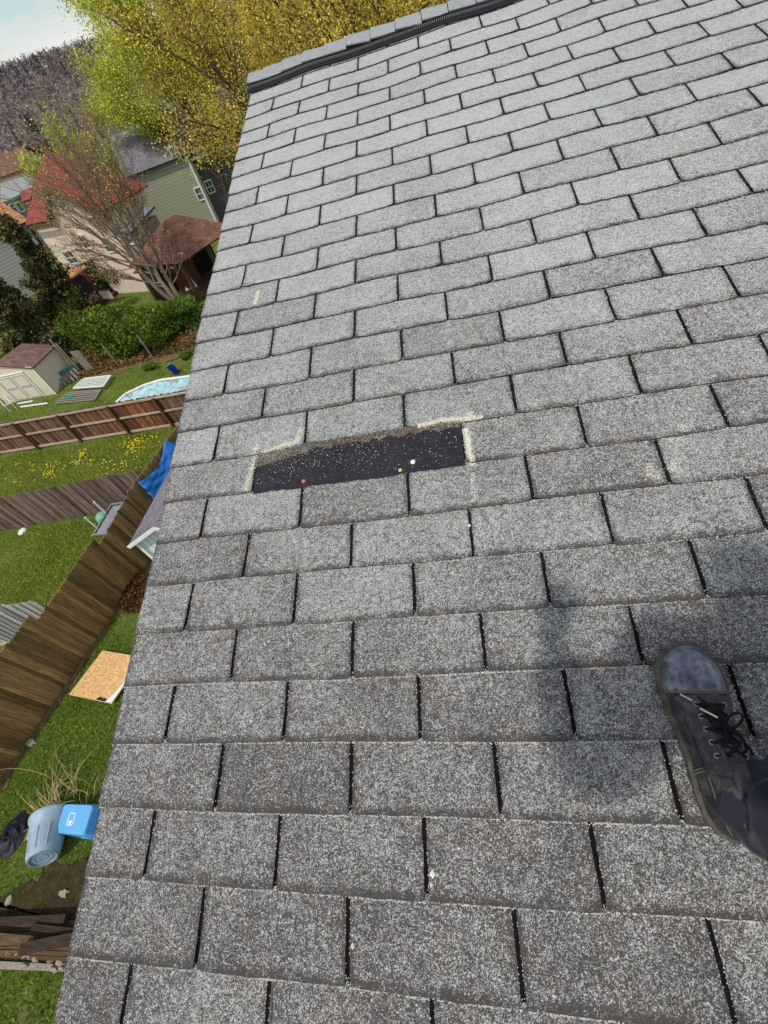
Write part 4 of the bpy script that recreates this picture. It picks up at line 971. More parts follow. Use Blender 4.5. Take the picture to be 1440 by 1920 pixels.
for k, (x, y) in enumerate([(2, 1786), (22, 1787), (38, 1791), (56, 1794), (72, 1797), (98, 1800), (118, 1804), (50, 1810), (106, 1816), (120, 1815)]):
    disc((x, y), random.uniform(.05, .12), random.uniform(.03, .06), .07, M['rock'], 'stone', ['first stone from the left edge in the row along the fallen boards', 'second stone from the left in the row along the fallen boards', 'third stone from the left in the row along the fallen boards', 'stone at the middle of the row, beside the post end', 'stone just right of the post end in the row', 'larger stone right of the middle of the row along the fallen boards', 'stone of the upper row nearest our roof edge', 'stone lying on the grey bottom board, left one', 'stone on the grey bottom board close to the roof edge', 'stone touching the roof edge on the grey bottom board'][k], 'stone', z=GZ + .03, jit=.35, group='crumbly stones along the fallen boards', n=8)

# soil and litter strips, and a painted shade patch
def strip(name, line, w0, w1, mat, label, z=GZ + .026):
    L = [np.array(p[:2]) for p in line]; V = []; m = []
    for i in range(len(L) - 1):
        for k in range(6): m.append(L[i] + (L[i + 1] - L[i]) * k / 6)
    m.append(L[-1]); a = []; b2 = []
    for p in m: a.append((p[0] - .1, p[1], z)); b2.append((p[0] + random.uniform(w0, w1), p[1] + random.uniform(-.05, .05), z))
    n = len(m); o = mesh_np(name, a + b2, [(i, n + i, n + i + 1, i + 1) for i in range(n - 1)], mat); props(o, label, None, None, 'structure')
strip('soil_strip', [(bigx(y), y) for y in (-1.3, 0, 1.5, 3, 4.5, 6.3, 8)], .10, .36, M['dirt'], 'bare soil along the foot of the brown fence')
sheet('soil_bed', [G(250, 1085), G(300, 1085), G(300, 1140), G(262, 1130), G(245, 1105)], M['dirt_shade'], GZ + .030, 'dark litter bed below the white shed')
sheet('shade_patch', [G(60, 1650), G(100, 1620), G(200, 1600), G(200, 1750), G(100, 1750), G(0, 1765), G(-30, 1690)], M['dirt_shade'], GZ + .032, 'dark painted shade on the ground above the fallen boards', .07, 8)  # dark sheet paints the shade near the garbage can onto the ground
sheet('brush_soil', [G(150, 706), G(205, 702), G(260, 690), G(330, 672), G(372, 655), G(380, 600), G(300, 600), G(230, 640), G(150, 670)], M['dirt'], GZ + .030, 'brown soil bank behind the shed and pool', .15)

# ================================================================== VEGETATION
def scatter_cards(name, P, size, mat, tone, parent=None, aspect=1.0, up=.3, seed=0, kind=None):
    R = np.random.default_rng(seed); n = len(P); a = R.normal(0, 1, (n, 3)); a[:, 2] *= up; a /= np.linalg.norm(a, axis=1)[:, None]
    b_ = R.normal(0, 1, (n, 3)); b_ -= a * (a * b_).sum(1)[:, None]; b_ /= np.linalg.norm(b_, axis=1)[:, None]
    s = np.asarray(size).reshape(-1, 1) * R.uniform(.6, 1.3, (n, 1)); a = a * s * aspect; b_ = b_ * s
    V = np.stack([P - a * .5, P + b_ * .45, P + a * .6, P - b_ * .4], 1).reshape(-1, 3); F = np.arange(n * 4).reshape(-1, 4)
    return mesh_np(name, V, F, mat, parent, tone=tone)
def grass_blades():
    R = np.random.default_rng(11); polys = []
    def area(n, x0, x1, y0, y1, h, dens=None):
        x = R.uniform(x0, x1, n); y = R.uniform(y0, y1, n); return np.stack([x, y, np.full(n, GZ)], 1), np.full(n, h)
    A = [area(52000, -11.2, -6.2, -3.2, 9.5, .055), area(34000, -17.5, -9.3, 4.8, 9.2, .06), area(34000, -22, -9, 9.4, 13.8, .085), area(26000, -25, -10, 14.2, 21.5, .06), area(10000, -24, -12, 22, 34, .12)]
    P = np.concatenate([a[0] for a in A]); H = np.concatenate([a[1] for a in A])
    n = len(P); fx = np.array([bigx(y) for y in P[:, 1]]); 
    th = R.uniform(0, 6.28, n); w = R.uniform(.010, .022, n); d = np.stack([np.cos(th) * w, np.sin(th) * w, np.zeros(n)], 1); clump = np.sin(P[:, 0] * 2.1 + np.sin(P[:, 1] * 1.7) * 2) * np.sin(P[:, 1] * 2.6 + P[:, 0]) 
    h = H * R.uniform(.5, 1.5, n) * (1 + .35 * clump); tip = P + np.stack([R.normal(0, .03, n), R.normal(0, .03, n), h], 1)
    V = np.stack([P - d, P + d, tip], 1).reshape(-1, 3); F = np.arange(n * 3).reshape(-1, 3)
    base = np.array([.78, .82, .6]); tone = base[None] * (R.uniform(.55, 1.15, n) * (1 + .18 * clump))[:, None]
    yl = R.uniform(0, 1, n) < .12; tone[yl] = np.array([1.25, 1.0, .95]) * R.uniform(.7, 1.1, (yl.sum(), 1))
    near = P[:, 0] > fx; tone[near] *= np.array([.62, .80, .55]); dm = (P[:, 1] < -.1) & (P[:, 1] > -1.0); tone[dm] *= .7  # dm: blade colour darkened for the shade by the garbage can
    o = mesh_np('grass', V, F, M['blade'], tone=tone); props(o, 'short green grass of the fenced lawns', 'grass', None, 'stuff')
grass_blades()
def dandelions():
    R = np.random.default_rng(4); pts = []
    for (x, y, sx, sy, n) in ((262, 828, 12, 6, 34), (252, 842, 14, 10, 42), (235, 838, 14, 9, 16), (157, 853, 6, 6, 26), (140, 868, 14, 8, 14), (100, 874, 12, 8, 18), (92, 892, 12, 6, 26), (70, 880, 12, 6, 8), (175, 872, 14, 5, 10), (200, 870, 16, 8, 14), (240, 870, 12, 6, 8), (35, 905, 6, 5, 5), (40, 875, 8, 5, 6), (215, 885, 30, 12, 12), (60, 890, 50, 25, 14), (290, 820, 8, 6, 8)):
        for _ in range(n): pts.append(G(x + R.normal(0, sx * .7), y + R.normal(0, sy * .7)))
    mb = MB()
    for p in pts:
        if not (9.75 < p[1] < 13.7): continue
        r_ = R.uniform(.02, .036); z = GZ + R.uniform(.06, .11); mb.add([(p[0] + r_ * math.cos(a), p[1] + r_ * math.sin(a), z) for a in np.arange(6) * 1.047] + [(p[0], p[1], z + .015)], [(i, (i + 1) % 6, 6) for i in range(6)])
    o = mb.build('dandelions', M['flower']); props(o, 'yellow dandelion flowers scattered in the middle lawn', 'flowers', None, 'stuff')
dandelions()

class Tree:
    def __init__(s, seed): s.R = np.random.default_rng(seed); s.V = []; s.F = []; s.n = 0; s.tips = []
    def tube(s, pts, rad, n):
        V, F = tube_np(pts, rad, n); s.V.append(V); s.F.append(F + s.n); s.n += len(V)
    def grow(s, p, d, L, r_, lev, maxlev, cfg):
        R = s.R; k = max(4, int(6 - lev)); pts = [np.array(p, float)]; d = unit(d); dd = [d]
        for i in range(k):
            d = unit(d + R.normal(0, cfg['wob'], 3) + np.array([0, 0, cfg['trop'][min(lev, len(cfg['trop']) - 1)]])); pts.append(pts[-1] + d * L / k); dd.append(d)
        pts = np.array(pts); rad = np.linspace(r_, r_ * (.45 if lev < maxlev else .25), k + 1)
        s.tube(pts, np.maximum(rad, cfg['minr']), 7 if lev == 0 else (5 if lev == 1 else 3))
        if lev >= maxlev - 1:
            for q in pts[1:]: s.tips.append(q)
        if lev < maxlev:
            nc = cfg['n'][lev]
            for c_ in range(nc):
                t = cfg['t0'][lev] + (1 - cfg['t0'][lev]) * (c_ + R.uniform(.2, 1)) / nc; t = min(t, .999); i = int(t * k); f = t * k - i; q = pts[i] * (1 - f) + pts[i + 1] * f
                a = unit(np.cross(dd[i + 1], R.normal(0, 1, 3))); ang = cfg['ang'][lev] * R.uniform(.6, 1.3); nd = dd[i + 1] * math.cos(ang) + a * math.sin(ang)
                s.grow(q, nd, L * cfg['lr'][lev] * R.uniform(.7, 1.2) * (1 - .35 * t), max(r_ * .5 * (1 - .4 * t), cfg['minr']), lev + 1, maxlev, cfg)
    def build(s, root, barkname, mat, leafmat, nleaf, size, jit, tonef, leafname='crown', off=None, drop=None):
        off = EMP[root.name]; V = np.concatenate(s.V) - off; F = np.concatenate(s.F); mesh_np(barkname, V, F, mat, root, smooth=True)
        T = np.array(s.tips); 
        if drop is not None: T = T[drop(T)]
        idx = s.R.integers(0, len(T), nleaf); P = T[idx] + s.R.normal(0, jit, (nleaf, 3)) - off
        tone = tonef(s.R, T[idx]); scatter_cards(leafname, P, np.full(nleaf, size), leafmat, tone, root, seed=int(s.R.integers(1e6)), up=.8)
def tn(base, var=.35, clump=.25, hue=.08):
    def f(R, P):
        n = len(P); c_ = 1 + clump * np.sin(P[:, 0] * 1.9 + P[:, 2] * 1.3) * np.sin(P[:, 1] * 1.7 - P[:, 2] * 2.1); v = R.uniform(1 - var, 1 + var, n) * c_
        return np.array(base)[None] * v[:, None] * (1 + R.normal(0, hue, (n, 3)))
    return f
# the tall bare maple beyond the brush
def maple():
    base = G(352, 590); root = empty('bare_maple', base, 'tall many stemmed maple just budding, over the pink house', 'tree'); T = Tree(21)
    cfg = dict(wob=.10, trop=(.03, .04, .05, .06), n=(8, 6, 5, 3), t0=(.25, .25, .15, .1), ang=(.55, .5, .5, .55), lr=(.62, .55, .55, .5), minr=.0065)
    def toward(px, h):   # stem aim: point above the ground circle seen at px
        return vtop(base + np.array([0, 0, 0]), px)
    aims = [((300, 300), -.0, 9.5), ((230, 230), -.9, 10.2), ((150, 190), -1.6, 10.4), ((95, 250), -2.6, 9.6), ((190, 160), -.2, 10.8), ((330, 330), 1.2, 8.6), ((260, 180), 1.0, 10.0)]
    R = T.R
    up = np.array([0, 0, 1.0])
    # directions: left in view = (-.8,-.3), right = (.9,.3), away = (0,1)
    right = unit([RM[0][0], RM[0][1], 0]); away = np.array([-right[1], right[0], 0])
    trunks = [(-.05, .0, .15, 3.0), (.12, .05, .02, 2.6), (-.16, .1, .30, 2.9)]
    for (ox, oy, lean, L) in trunks:
        p = base + right * ox + away * oy; d = unit(up - right * (.12 + lean * .5) + away * R.uniform(-.08, .12)); k = 6; pts = [p - up * .1]
        for i in range(k): d = unit(d + R.normal(0, .03, 3)); pts.append(pts[-1] + d * L / k)
        T.tube(np.array(pts), np.linspace(.17, .11, k + 1), 8)
        for q in range(4):
            nd = unit(d + right * R.uniform(-.62, .45) + away * R.uniform(-.45, .45) + up * .35); T.grow(pts[-1 - (q % 3)], nd, R.uniform(4.6, 6.4), .065, 1, 4, dict(cfg, n=(8, 9, 6, 4)))
    for q in range(4):   # low spreading limbs to the left
        nd = unit(-right * R.uniform(.7, 1.1) + up * R.uniform(.35, .7) + away * R.uniform(-.4, .3)); T.grow(base - right * .3 + up * R.uniform(1.6, 3.0), nd, R.uniform(3.2, 4.6), .06, 1, 4, cfg)
    for q in range(3):
        nd = unit(right * R.uniform(.5, .9) + up * R.uniform(.5, .7) + away * R.uniform(-.5, .3)); T.grow(base + right * .1 + up * R.uniform(1.6, 2.6), nd, R.uniform(1.6, 2.3), .045, 2, 4, cfg)
    T.build(root, 'branches', M['bark'], M['leaf_bud'], 5500, .07, .10, tn((1, .95, .8), .3))
maple()
def leafy(name, label, base, H, spread, seed, leafmat, nleaf, size, tone, bark='bark_d', trunkH=3.0, r0=.22, stems=1, n=(9, 7, 6, 4), group=None, jit=.28, L0=None):
    root = empty(name, base, label, 'tree', group); T = Tree(seed); R = T.R; base = np.array(base, float)
    cfg = dict(wob=.12, trop=(.02, .05, .04, .02), n=n, t0=(.35, .25, .15, .1), ang=(.75, .6, .6, .6), lr=(.6, .6, .55, .5), minr=.012)
    for q in range(stems):
        pts = [base - (0, 0, .2)]; d = unit(np.array([R.normal(0, .08), R.normal(0, .08), 1]));
        for i in range(6): d = unit(d + R.normal(0, .04, 3)); pts.append(pts[-1] + d * trunkH / 6)
        T.tube(np.array(pts), np.linspace(r0, r0 * .75, 7), 8)
        m = 6
        for k in range(m):
            a = k * 6.2832 / m + R.uniform(-.4, .4); tilt = R.uniform(.3, .95) if k else .1
            nd = unit([math.cos(a) * math.sin(tilt) * spread, math.sin(a) * math.sin(tilt) * spread, math.cos(tilt)]); T.grow(pts[-1 - (k % 2)], nd, (L0 or (H - trunkH) * .62) * R.uniform(.8, 1.15), r0 * .5, 1, 4, cfg)
    T.build(root, 'branches', M[bark], leafmat, nleaf, size, jit, tone); return root
def base_at(px, dist): p = D(px[0], px[1], dist); return np.array([p[0], p[1], GZ])
GT = 'leafing trees beyond the roof ridge'
leafy('leafing_tree', 'bright yellow green leafing tree left of the golden ones', base_at((335, 150), 44), 18, 1.0, 31, M['leaf_green'], 100000, .105, tn((1.0, 1.05, .8), .3, .35), trunkH=4, group=GT, jit=.4)
leafy('leafing_tree', 'lower yellow green tree behind the red roof', base_at((118, 290), 58), 9.5, 1.0, 32, M['leaf_green'], 16000, .22, tn((.92, 1.0, .75), .3, .3), trunkH=2.5, group=GT, jit=.4)
leafy('golden_maple', 'golden flowering maple whose lower limbs reach past the roof edge', base_at((640, 250), 21), 15, .9, 33, M['leaf_gold'], 68000, .058, tn((1.0, .94, .76), .4, .4), trunkH=4.5, r0=.26, group=GT, jit=.30)
leafy('golden_maple', 'golden maple standing behind the middle of the ridge', base_at((700, 80), 29), 16, 1.1, 34, M['leaf_gold'], 52000, .075, tn((.95, .92, .72), .4, .4), trunkH=4, r0=.26, group=GT, jit=.35)
leafy('golden_maple', 'golden maple at the right end of the row, above the high part of the ridge', base_at((920, 10), 26), 16, 1.1, 35, M['leaf_gold'], 56000, .07, tn((1.0, .95, .7), .4, .4), trunkH=4, r0=.24, group=GT, jit=.35)
leafy('golden_maple', 'olive brown maple between the green tree and the golden maple', base_at((540, 120), 38), 15, .95, 36, M['leaf_gold'], 60000, .09, tn((.78, .74, .62), .4, .4), trunkH=4, r0=.24, group=GT, jit=.4)
# low trees filling behind
leafy('leafing_tree', 'yellow green tree glimpsed behind the golden maples', base_at((760, 40), 48), 15, 1.1, 37, M['leaf_green'], 24000, .24, tn((.8, .85, .7), .3, .3), trunkH=3, group=GT, jit=.45)
leafy('leafing_tree', 'pale green tree seen between the sage house and the golden maple', base_at((380, 200), 66), 13, 1.1, 38, M['leaf_green'], 20000, .28, tn((.8, .8, .7), .3, .3), trunkH=3, group=GT, jit=.5)

def conifer(base, H, Wd, seed, label, n=15000, size=.16, tone=(1, 1, 1)):
    root = empty('conifer', base, label, 'tree', 'dark conifers at the left edge'); T = Tree(seed); R = T.R; base = np.array(base, float); T.tube(np.array([base - (0, 0, .1), base + (0, 0, H * .5), base + (0, 0, H)]), [.16, .1, .03], 7)
    for k in range(60):
        t = R.uniform(.08, 1); z = H * t; a = R.uniform(0, 6.28); L = Wd * (1.05 - t) * R.uniform(.6, 1.15) + .2; pts = [base + (0, 0, z)]
        for i in range(5): pts.append(base + np.array([math.cos(a) * L * (i + 1) / 5, math.sin(a) * L * (i + 1) / 5, z - .10 * L * (i + 1) / 5 + .05 * L * ((i + 1) / 5) ** 2]))
        T.tube(np.array(pts), np.linspace(.03, .008, 6), 3)
        for i in range(10): f = R.uniform(.2, 1); T.tips.append(pts[0] + (pts[-1] - pts[0]) * f + R.normal(0, .12, 3))
    T.build(root, 'branches', M['bark_d'], M['leaf_dark'], n, size, .13, tn(tone, .45, .3))
bc = G(48, 668); conifer(G(165, 622), 6.4, 1.9, 43, 'tall dark conifer covering the left half of the porch', 18000, .15, (1.2, 1.15, 1.0))
conifer(G(95, 672), 5.0, 2.3, 41, 'dark green brown conifer in front of the grey sided house', 26000, .16, (1.25, 1.2, 1.05))
conifer(G(0, 690) + (-1.2, 0, 0), 5.0, 1.9, 42, 'dark conifer at the far left edge, left of the shed roof', 8000, .16, (.9, .82, .8))
def shrub(name, label, c_, R3, seed, mat, n, size, tone, stems=14, cat='shrub', group=None):
    R = np.random.default_rng(seed); c_ = np.array(c_, float); root = empty(name, c_, label, cat, group); mb = MB()
    for _ in range(stems):
        a = R.uniform(0, 6.28); q = R.uniform(.2, .9); e = np.array([math.cos(a) * R3[0] * q, math.sin(a) * R3[1] * q, R3[2] * 2 * R.uniform(.6, .95)]); mb.tube([np.zeros(3), e * .5 + (0, 0, .1), e], [.03, .02, .008], 4)
    mb.build('stems', M['bark_d'], root)
    lob = np.array([[R.normal(0, .45) * R3[0], R.normal(0, .45) * R3[1], R3[2] * R.uniform(.35, 1.5)] for _ in range(16)]); P = []
    i = R.integers(0, 16, n); v = R.normal(0, 1, (n, 3)); v /= np.linalg.norm(v, axis=1)[:, None]; P = lob[i] + v * (R.uniform(.35, 1, (n, 1)) ** .5) * (np.array(R3) * .45)[None]
    P[:, 2] = np.maximum(P[:, 2], .03); scatter_cards('foliage', P, np.full(n, size), mat, tone(R, P), root, seed=seed, up=.7); return root
HG = 'green shrubs behind the shed'
shrub('leafy_shrub', 'large bright green shrub in the middle of the hedge', G(238, 660), (2.3, 1.3, 1.55), 51, M['leaf_bush'], 17000, .12, tn((.88, .93, .68), .5, .4), group=HG)
shrub('leafy_shrub', 'yellow green shrub above the shed roof, left in the hedge', G(140, 640) + (0, .6, 0), (2.0, 1.3, 1.5), 52, M['leaf_bush'], 9000, .12, tn((.62, .68, .5), .5, .4), group=HG)
shrub('leafy_shrub', 'looser green shrub beside the maple trunk', G(318, 625), (1.9, 1.5, .8), 53, M['leaf_bush'], 9000, .11, tn((.72, .9, .62), .45, .35), group=HG)
shrub('leafy_shrub', 'low dark green plants at the roof edge under the maple', G(362, 612), (1.2, .9, .45), 54, M['leaf_bush'], 4500, .10, tn((.5, .72, .45), .4, .3), group=HG)
shrub('leafy_shrub', 'dark shrub between the porch and the maple crown', G(200, 560) + (0, 1.5, 0), (3.0, 1.4, 1.2), 55, M['leaf_bush'], 12000, .12, tn((.5, .55, .42), .45, .4), group=HG)
shrub('leafy_shrub', 'dark evergreen shrub against the sage green house', G(320, 455) + (-1, 4, 0), (1.6, 1.4, 2.2), 56, M['leaf_dark'], 9000, .2, tn((.55, .8, .5), .4, .3), group=HG)
shrub('leafy_shrub', 'small green plant at the lawn edge by the blue bucket', G(352, 672), (.35, .3, .22), 57, M['leaf_bush'], 900, .08, tn((.8, 1.1, .5), .3, .2), stems=5, group=HG)
shrub('leafy_shrub', 'small pale green plant at the foot of the soil bank', G(284, 693), (.45, .3, .2), 58, M['leaf_bush'], 900, .08, tn((1.15, 1.1, .9), .3, .2), stems=5, group=HG)
shrub('leafy_shrub', 'dull brown twiggy shrub at the left edge above the shed', G(10, 640) + (-1, 2.5, 0), (2.0, 1.4, 1.6), 59, M['brush'], 8000, .13, tn((.62, .6, .5), .45, .4), group=HG)
def brushcover():
    R = np.random.default_rng(12); n = 16000; x = R.uniform(150, 400, n); y = R.uniform(590, 712, n); P = []
    for a, b2 in zip(x, y):
        if b2 < 712 - (a - 150) * .27 and b2 > 640 - (a - 150) * .2: P.append(G(a, b2))
    P = np.array(P); n = len(P); P[:, 2] += R.uniform(.03, .35, n) * np.exp(-R.uniform(0, 1.5, n)); g = R.uniform(0, 1, n) < .45
    tone = np.where(g[:, None], np.array([.55, .75, .38]) * R.uniform(.5, 1.1, (n, 1)), np.array([1.0, .88, .75]) * R.uniform(.45, 1.15, (n, 1)))
    o = scatter_cards('ground_brush', P, np.full(n, .10), M['brush'], tone, seed=3, up=.3, aspect=1.6); props(o, 'brown and green brush covering the soil bank', 'brush', None, 'stuff')
    n = 5000; x = R.uniform(235, 300, n); y = R.uniform(1080, 1150, n); P = np.array([G(a, b2) for a, b2 in zip(x, y)]); P[:, 2] += R.uniform(.03, .2, n)
    o = scatter_cards('leaf_litter', P, np.full(n, .07), M['brush'], np.array([.5, .40, .34]) * R.uniform(.2, 1.2, (n, 1)), seed=5, up=.5, aspect=1.4); props(o, 'dead leaves and twigs below the white shed', 'leaf litter', None, 'stuff')
brushcover()

# ================================================================== HOUSES
def addwin(root, A, B, pxs, out, depth=.06, sash=True, frame='trim'):
    """window on the vertical plane A-B from four pixels (tl, tr, br, bl)"""
    Q = [VP(p, A, B) for p in pxs]; o = np.array(out); c_ = sum(Q) / 4
    # square it: use mean horizontal extents
    d = unit((np.array(B) - A) * [1, 1, 0]); s_ = [(q - c_) @ d for q in Q]; z_ = [q[2] - c_[2] for q in Q]
    w = (abs(s_[0]) + abs(s_[1]) + abs(s_[2]) + abs(s_[3])) / 4; h = sum(abs(z) for z in z_) / 4; w = max(.28, min(w, .8)); h = max(.4, min(h, 1.1))
    def P(a, b2, k): return c_ + d * a + np.array([0, 0, b2]) + o * k
    fr = MB(); t = .09
    for a, b2 in (((-w, -h), (w, -h)), ((w, -h), (w, h)), ((w, h), (-w, h)), ((-w, h), (-w, -h))): fr.bar(P(*a, .03), P(*b2, .03), .07, t, up=tuple(o) if a[0] == b2[0] else (0, 0, 1))
    if sash: fr.bar(P(-w, 0, .03), P(w, 0, .03), .05, .05); fr.bar(P(0, -h, .025), P(0, h, .025), .03, .04, up=tuple(o))
    f = put(fr, 'window', M[frame], root); g = MB(); g.slab([P(-w, -h, .01), P(w, -h, .01), P(w, h, .01), P(-w, h, .01)], o * .015); off = EMP[root.name]; g.v = [tuple(np.array(v) - off) for v in g.v]; g.build('pane', M['glass'], f)

def pinkhouse():
    ze = -3.0; EL = G(58, 418, ze); ER = G(190, 392, ze); d = unit(ER - EL); inn = np.array([-d[1], d[0], 0]); out = -inn
    root = empty('house', (EL[0], EL[1], GZ), 'pale pink stuccoed house with a red gabled roof', 'house')
    rb = G(234, 463, ze); L = np.linalg.norm(ER - EL); D_ = 3.4; E2 = EL + d * L
    w = MB(); base = [EL, E2, E2 + inn * D_, EL + inn * D_]; w.slab([(p[0], p[1], GZ) for p in base], (0, 0, ze - GZ - .02))
    put(w, 'wall', M['pink'], root)
    ap = VP((91, 349), EL, ER); gl = VP((97, 407), EL, ER); gr = ER + d * .2
    sa = (ap - EL) @ d; h = ap[2] - ze; sl_ = (gl - EL) @ d
    def P(a, b2, z): q = EL + d * a + inn * b2; return np.array([q[0], q[1], z])
    g0 = 2 * sa - L; g0 = max(g0, .6)
    g0 = sl_ 
    k2 = (ap[2] - ze) / (L - sa); ov = .3
    B3a, B3b = EL + inn * 3.2, EL + inn * 3.2 + d; B2a, B2b = EL + inn * 2.2, EL + inn * 2.2 + d
    Pk = VP((87, 281), B3a, B3b); Rr = VP((207, 330), B3a, B3b); apf = ap + out * ov; elf = P(-.25, -ov, ze); glf = P(g0 - .05, -ov, ze); erf = P(L + .25, -ov, ze - .05)
    Lm = VP((62, 350), B2a, B2b); La = VP((40, 357), B2a, B2b); Lb = VP((40, 378), B2a - inn * 1.2, B2b - inn * 1.2); Lc = VP((57, 373), B2a - inn * 1.2, B2b - inn * 1.2)
    r_ = MB()
    for tri in ((apf, erf, Rr), (apf, Rr, Pk), (glf, apf, Pk), (elf, glf, Pk), (elf, Pk, Lm), (La, Lb, Lc, Lm)): roofslab(r_, list(tri), .12)
    bkL = P(-.2, 4.6, ze); bkR = P(L + .2, 4.0, ze); roofslab(r_, [Pk, Rr, bkR, bkL], .12); roofslab(r_, [Rr, erf, bkR], .12); roofslab(r_, [elf, Pk, bkL], .12)
    put(r_, 'roof', M['roof_red'], root, uv=True)
    g = MB(); g.slab([P(g0, 0, ze - .02), P(L, 0, ze - .02), ap - np.array([0, 0, .14])], inn * .25); put(g, 'gable', M['pink'], root)
    lw = MB(); lw.slab([(Lb[0] + .3, Lb[1] + .3, GZ), (Lc[0], Lc[1] + .3, GZ), (Lc[0], Lc[1] + .3, Lc[2] - .2), (Lb[0] + .3, Lb[1] + .3, Lb[2] - .2)], inn * 2); put(lw, 'side_wing', M['pink'], root)
    tr = MB(); tr.bar(P(-.55, -ov - .06, ze - .22), P(g0 + .1, -ov - .06, ze - .22), .14, .16); tr.bar(P(g0 - .1, -ov - .02, ze - .05), P(sa, -ov - .02, ap[2] - .1), .08, .22); tr.bar(P(sa, -ov - .021, ap[2] - .1), P(L + .5, -ov - .021, ze - k2 * .5 - .1), .08, .22)
    tr.bar(P(L - 1.2, -ov - .05, ze - .32), P(L + .5, -ov - .05, ze - .32), .3, .1)
    put(tr, 'eave_trim', M['boards_x'], root)
    ch = MB(); ch.box(Pk + (0, .2, .1), .35, .35, .8); put(ch, 'chimney', M['roof_brown'], root)
    for pxs in (((103, 370), (113, 366), (122, 380), (112, 384)), ((120, 476), (134, 470), (148, 488), (134, 496)), ((147, 443), (157, 438), (172, 462), (163, 468)), ((190, 453), (202, 449), (216, 465), (204, 470))):
        addwin(root, EL, ER, pxs, out)
    # grey side wing on the right
    root2 = empty('house', (E2[0], E2[1], GZ), 'taupe grey wing standing right of the pink house', 'house'); w = MB()
    q0 = E2 + d * .02 + inn * .3; q1 = q0 + d * 1.0; w.slab([(p[0], p[1], GZ) for p in (q0, q1, q1 + inn * 2.4, q0 + inn * 2.4)], (0, 0, 3.6)); put(w, 'wall', M['greywall'], root2)
    r2 = MB(); roofslab(r2, [q0 + (0, 0, -1.4) + out * .2, q1 + d * .2 + (0, 0, -1.4) + out * .2, q1 + d * .2 + inn * 2.5 + (0, 0, -.9), q0 + inn * 2.5 + (0, 0, -.9)], .12)
    put(r2, 'roof', M['roof_grey'], root2, uv=True); addwin(root2, q0, q1, ((233, 437), (241, 433), (250, 450), (241, 455)), out)
    return EL, ER, d, inn
EL, ER, pd, pinn = pinkhouse()
